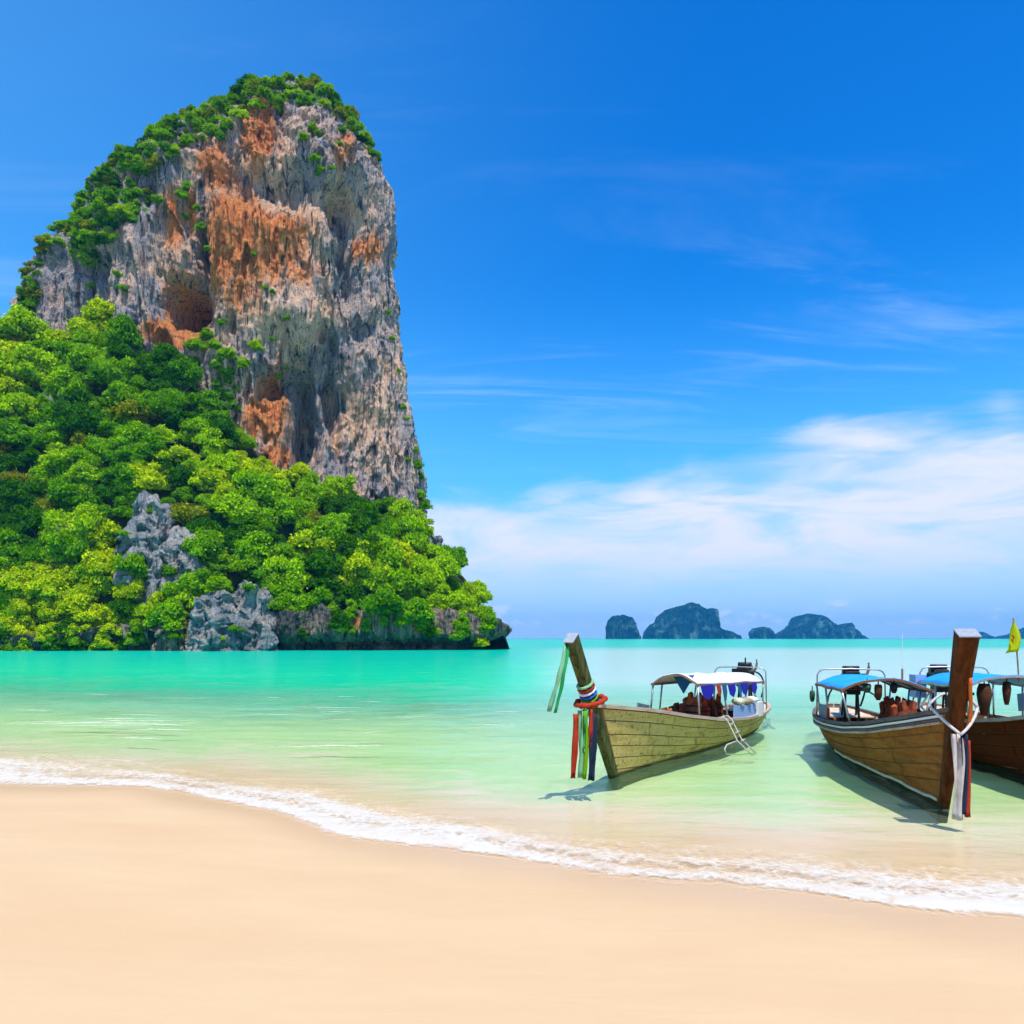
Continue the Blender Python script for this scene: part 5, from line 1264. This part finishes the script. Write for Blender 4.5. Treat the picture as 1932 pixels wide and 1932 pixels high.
def hanging(b, name, mat, top, size, label, cat):
    mb = MB(); n1, n2 = 10, 7; Vt = []
    for j in range(n2):
        t_ = j / (n2 - 1); r = .25 + .75 * math.sin(math.pi * (.15 + .8 * t_)) ; z = -t_
        for i in range(n1):
            a = 2 * math.pi * i / n1; rr = r * (1 + .2 * math.sin(2 * a + 4 * t_)); Vt.append((size[0] / 2 * rr * math.cos(a), size[1] / 2 * rr * math.sin(a), z * size[2]))
    mb.add(Vt, grid_quads(n1, n2, True).tolist() + [tuple(range(n1 - 1, -1, -1)), tuple((n2 - 1) * n1 + i for i in range(n1))]); mb.tube([(0, 0, 0), (0, 0, .10)], .012, 5)
    o = mb.build(name, mat, None, True); b.place(o, top); tag(o, label, cat)
p_ = b2.cp(-1.12, 1.0); hanging(b2, 'mooring_float', M['dkgreen'], p_ + Vector((0, 0, -.12)), (.13, .13, .24), 'dark green float hanging at the stern of the brown boat', 'float')
p_ = b2.cp(-.15, .05); hanging(b2, 'hanging_bag', M['brown'], p_ + Vector((.05, 0, -.10)), (.16, .16, .28), 'small brown bag hanging from the front bow of the blue canopy', 'bag')
p_ = b2.cp(.2, .05); hanging(b2, 'hanging_bag', M['black'], p_ + Vector((.05, 0, -.08)), (.14, .14, .18), 'black bag hanging from the front bow of the blue canopy', 'bag')
p_ = b2.cp(-.4, .05); hanging(b2, 'hanging_bag', M['dkgreen'], p_ + Vector((.05, 0, -.06)), (.22, .16, .16), 'dark green bundle hanging from the front bow of the blue canopy', 'bag')
p_ = b3.cp(-.55, .05); hanging(b3, 'hanging_bag', M['brown'], p_ + Vector((0, 0, -.10)), (.36, .26, .58), 'large brown net bag hanging in the red-brown boat', 'bag')
p_ = b3.cp(-.05, .05); hanging(b3, 'hanging_bag', M['brown'], p_ + Vector((0, 0, -.12)), (.18, .16, .42), 'slim brown net bag hanging in the red-brown boat', 'bag')
# whip aerial on boat two
root = empty('whip_aerial'); b2.place(root, b2.cp(.35, .0)); tag(root, 'thin white whip aerial above the blue canopy', 'aerial')
mb = MB(); mb.tube([(0, 0, 0), (0, 0, .18)], .018, 6); mb.build('aerial_base', M['rust'], root); mb = MB(); mb.tube([(0, 0, .18), (0, 0, .80)], .005, 5); mb.build('aerial_rod', M['white'], root)
# yellow flag on boat three
root = empty('flag'); fa = b3.cp(-.10, .0); b3.place(root, fa); root.rotation_euler = (0, 0, 0)
bpy.context.view_layer.update(); root.location = (b3.Mw @ Matrix.Translation(fa)).translation + Vector((.20, 0, -.12)); root.rotation_euler = (0, 0, 0); tag(root, 'yellow flag on a thin bent pole above the red-brown boat', 'flag')
mb = MB(); FP = bez((0, 0, 0), (-.02, 0, .5), (-.10, 0, 1.15), 12); mb.tube(FP, .013, 6); mb.build('pole', M['rust'], root, True)
Vt = []; edge = [(.0, .0), (.16, .05), (.36, .09), (.55, .09), (.75, .04), (1.0, 0)]
for k in range(11):
    t_ = k / 10; z = .55 + .58 * t_; xr = -.03 - .07 * t_ + .10 * math.sin(math.pi * t_) ; xl_ = -.235 + .145 * t_ ** .8 + .03 * math.sin(6 * t_) * (1 - t_)
    zl = z - .04 * (1 - t_)
    for j in range(5): u = j / 4; Vt.append((xl_ + (xr - xl_) * u, .03 * math.sin(u * 5 + t_ * 3), zl + (z - zl) * u))
mb = MB(); mb.add(Vt, grid_quads(5, 11).tolist()); o = mb.build('cloth', M['yellow'], root, True); so = o.modifiers.new('solid', 'SOLIDIFY'); so.thickness = .006
mb = MB(); mb.tube([(-.13, -.05, .70), (-.15, -.05, .75), (-.12, -.05, .80), (-.15, -.05, .84)], .014, 5); mb.build('emblem', M['red'], o)
# ================================================================== sea air
m_haze, t = newmat('haze')
pv = t.n('ShaderNodeVolumePrincipled', i={'Color': (0.06, 0.50, 1.0), 'Density': 0.00014, 'Anisotropy': 0.0})
t.out(None, pv.outputs[0])
mb = MB(); mb.box((0, 2990, 64.0), (10600, 6200, 200.0))
hz = mb.build('haze', m_haze); tag(hz, kind='stuff')
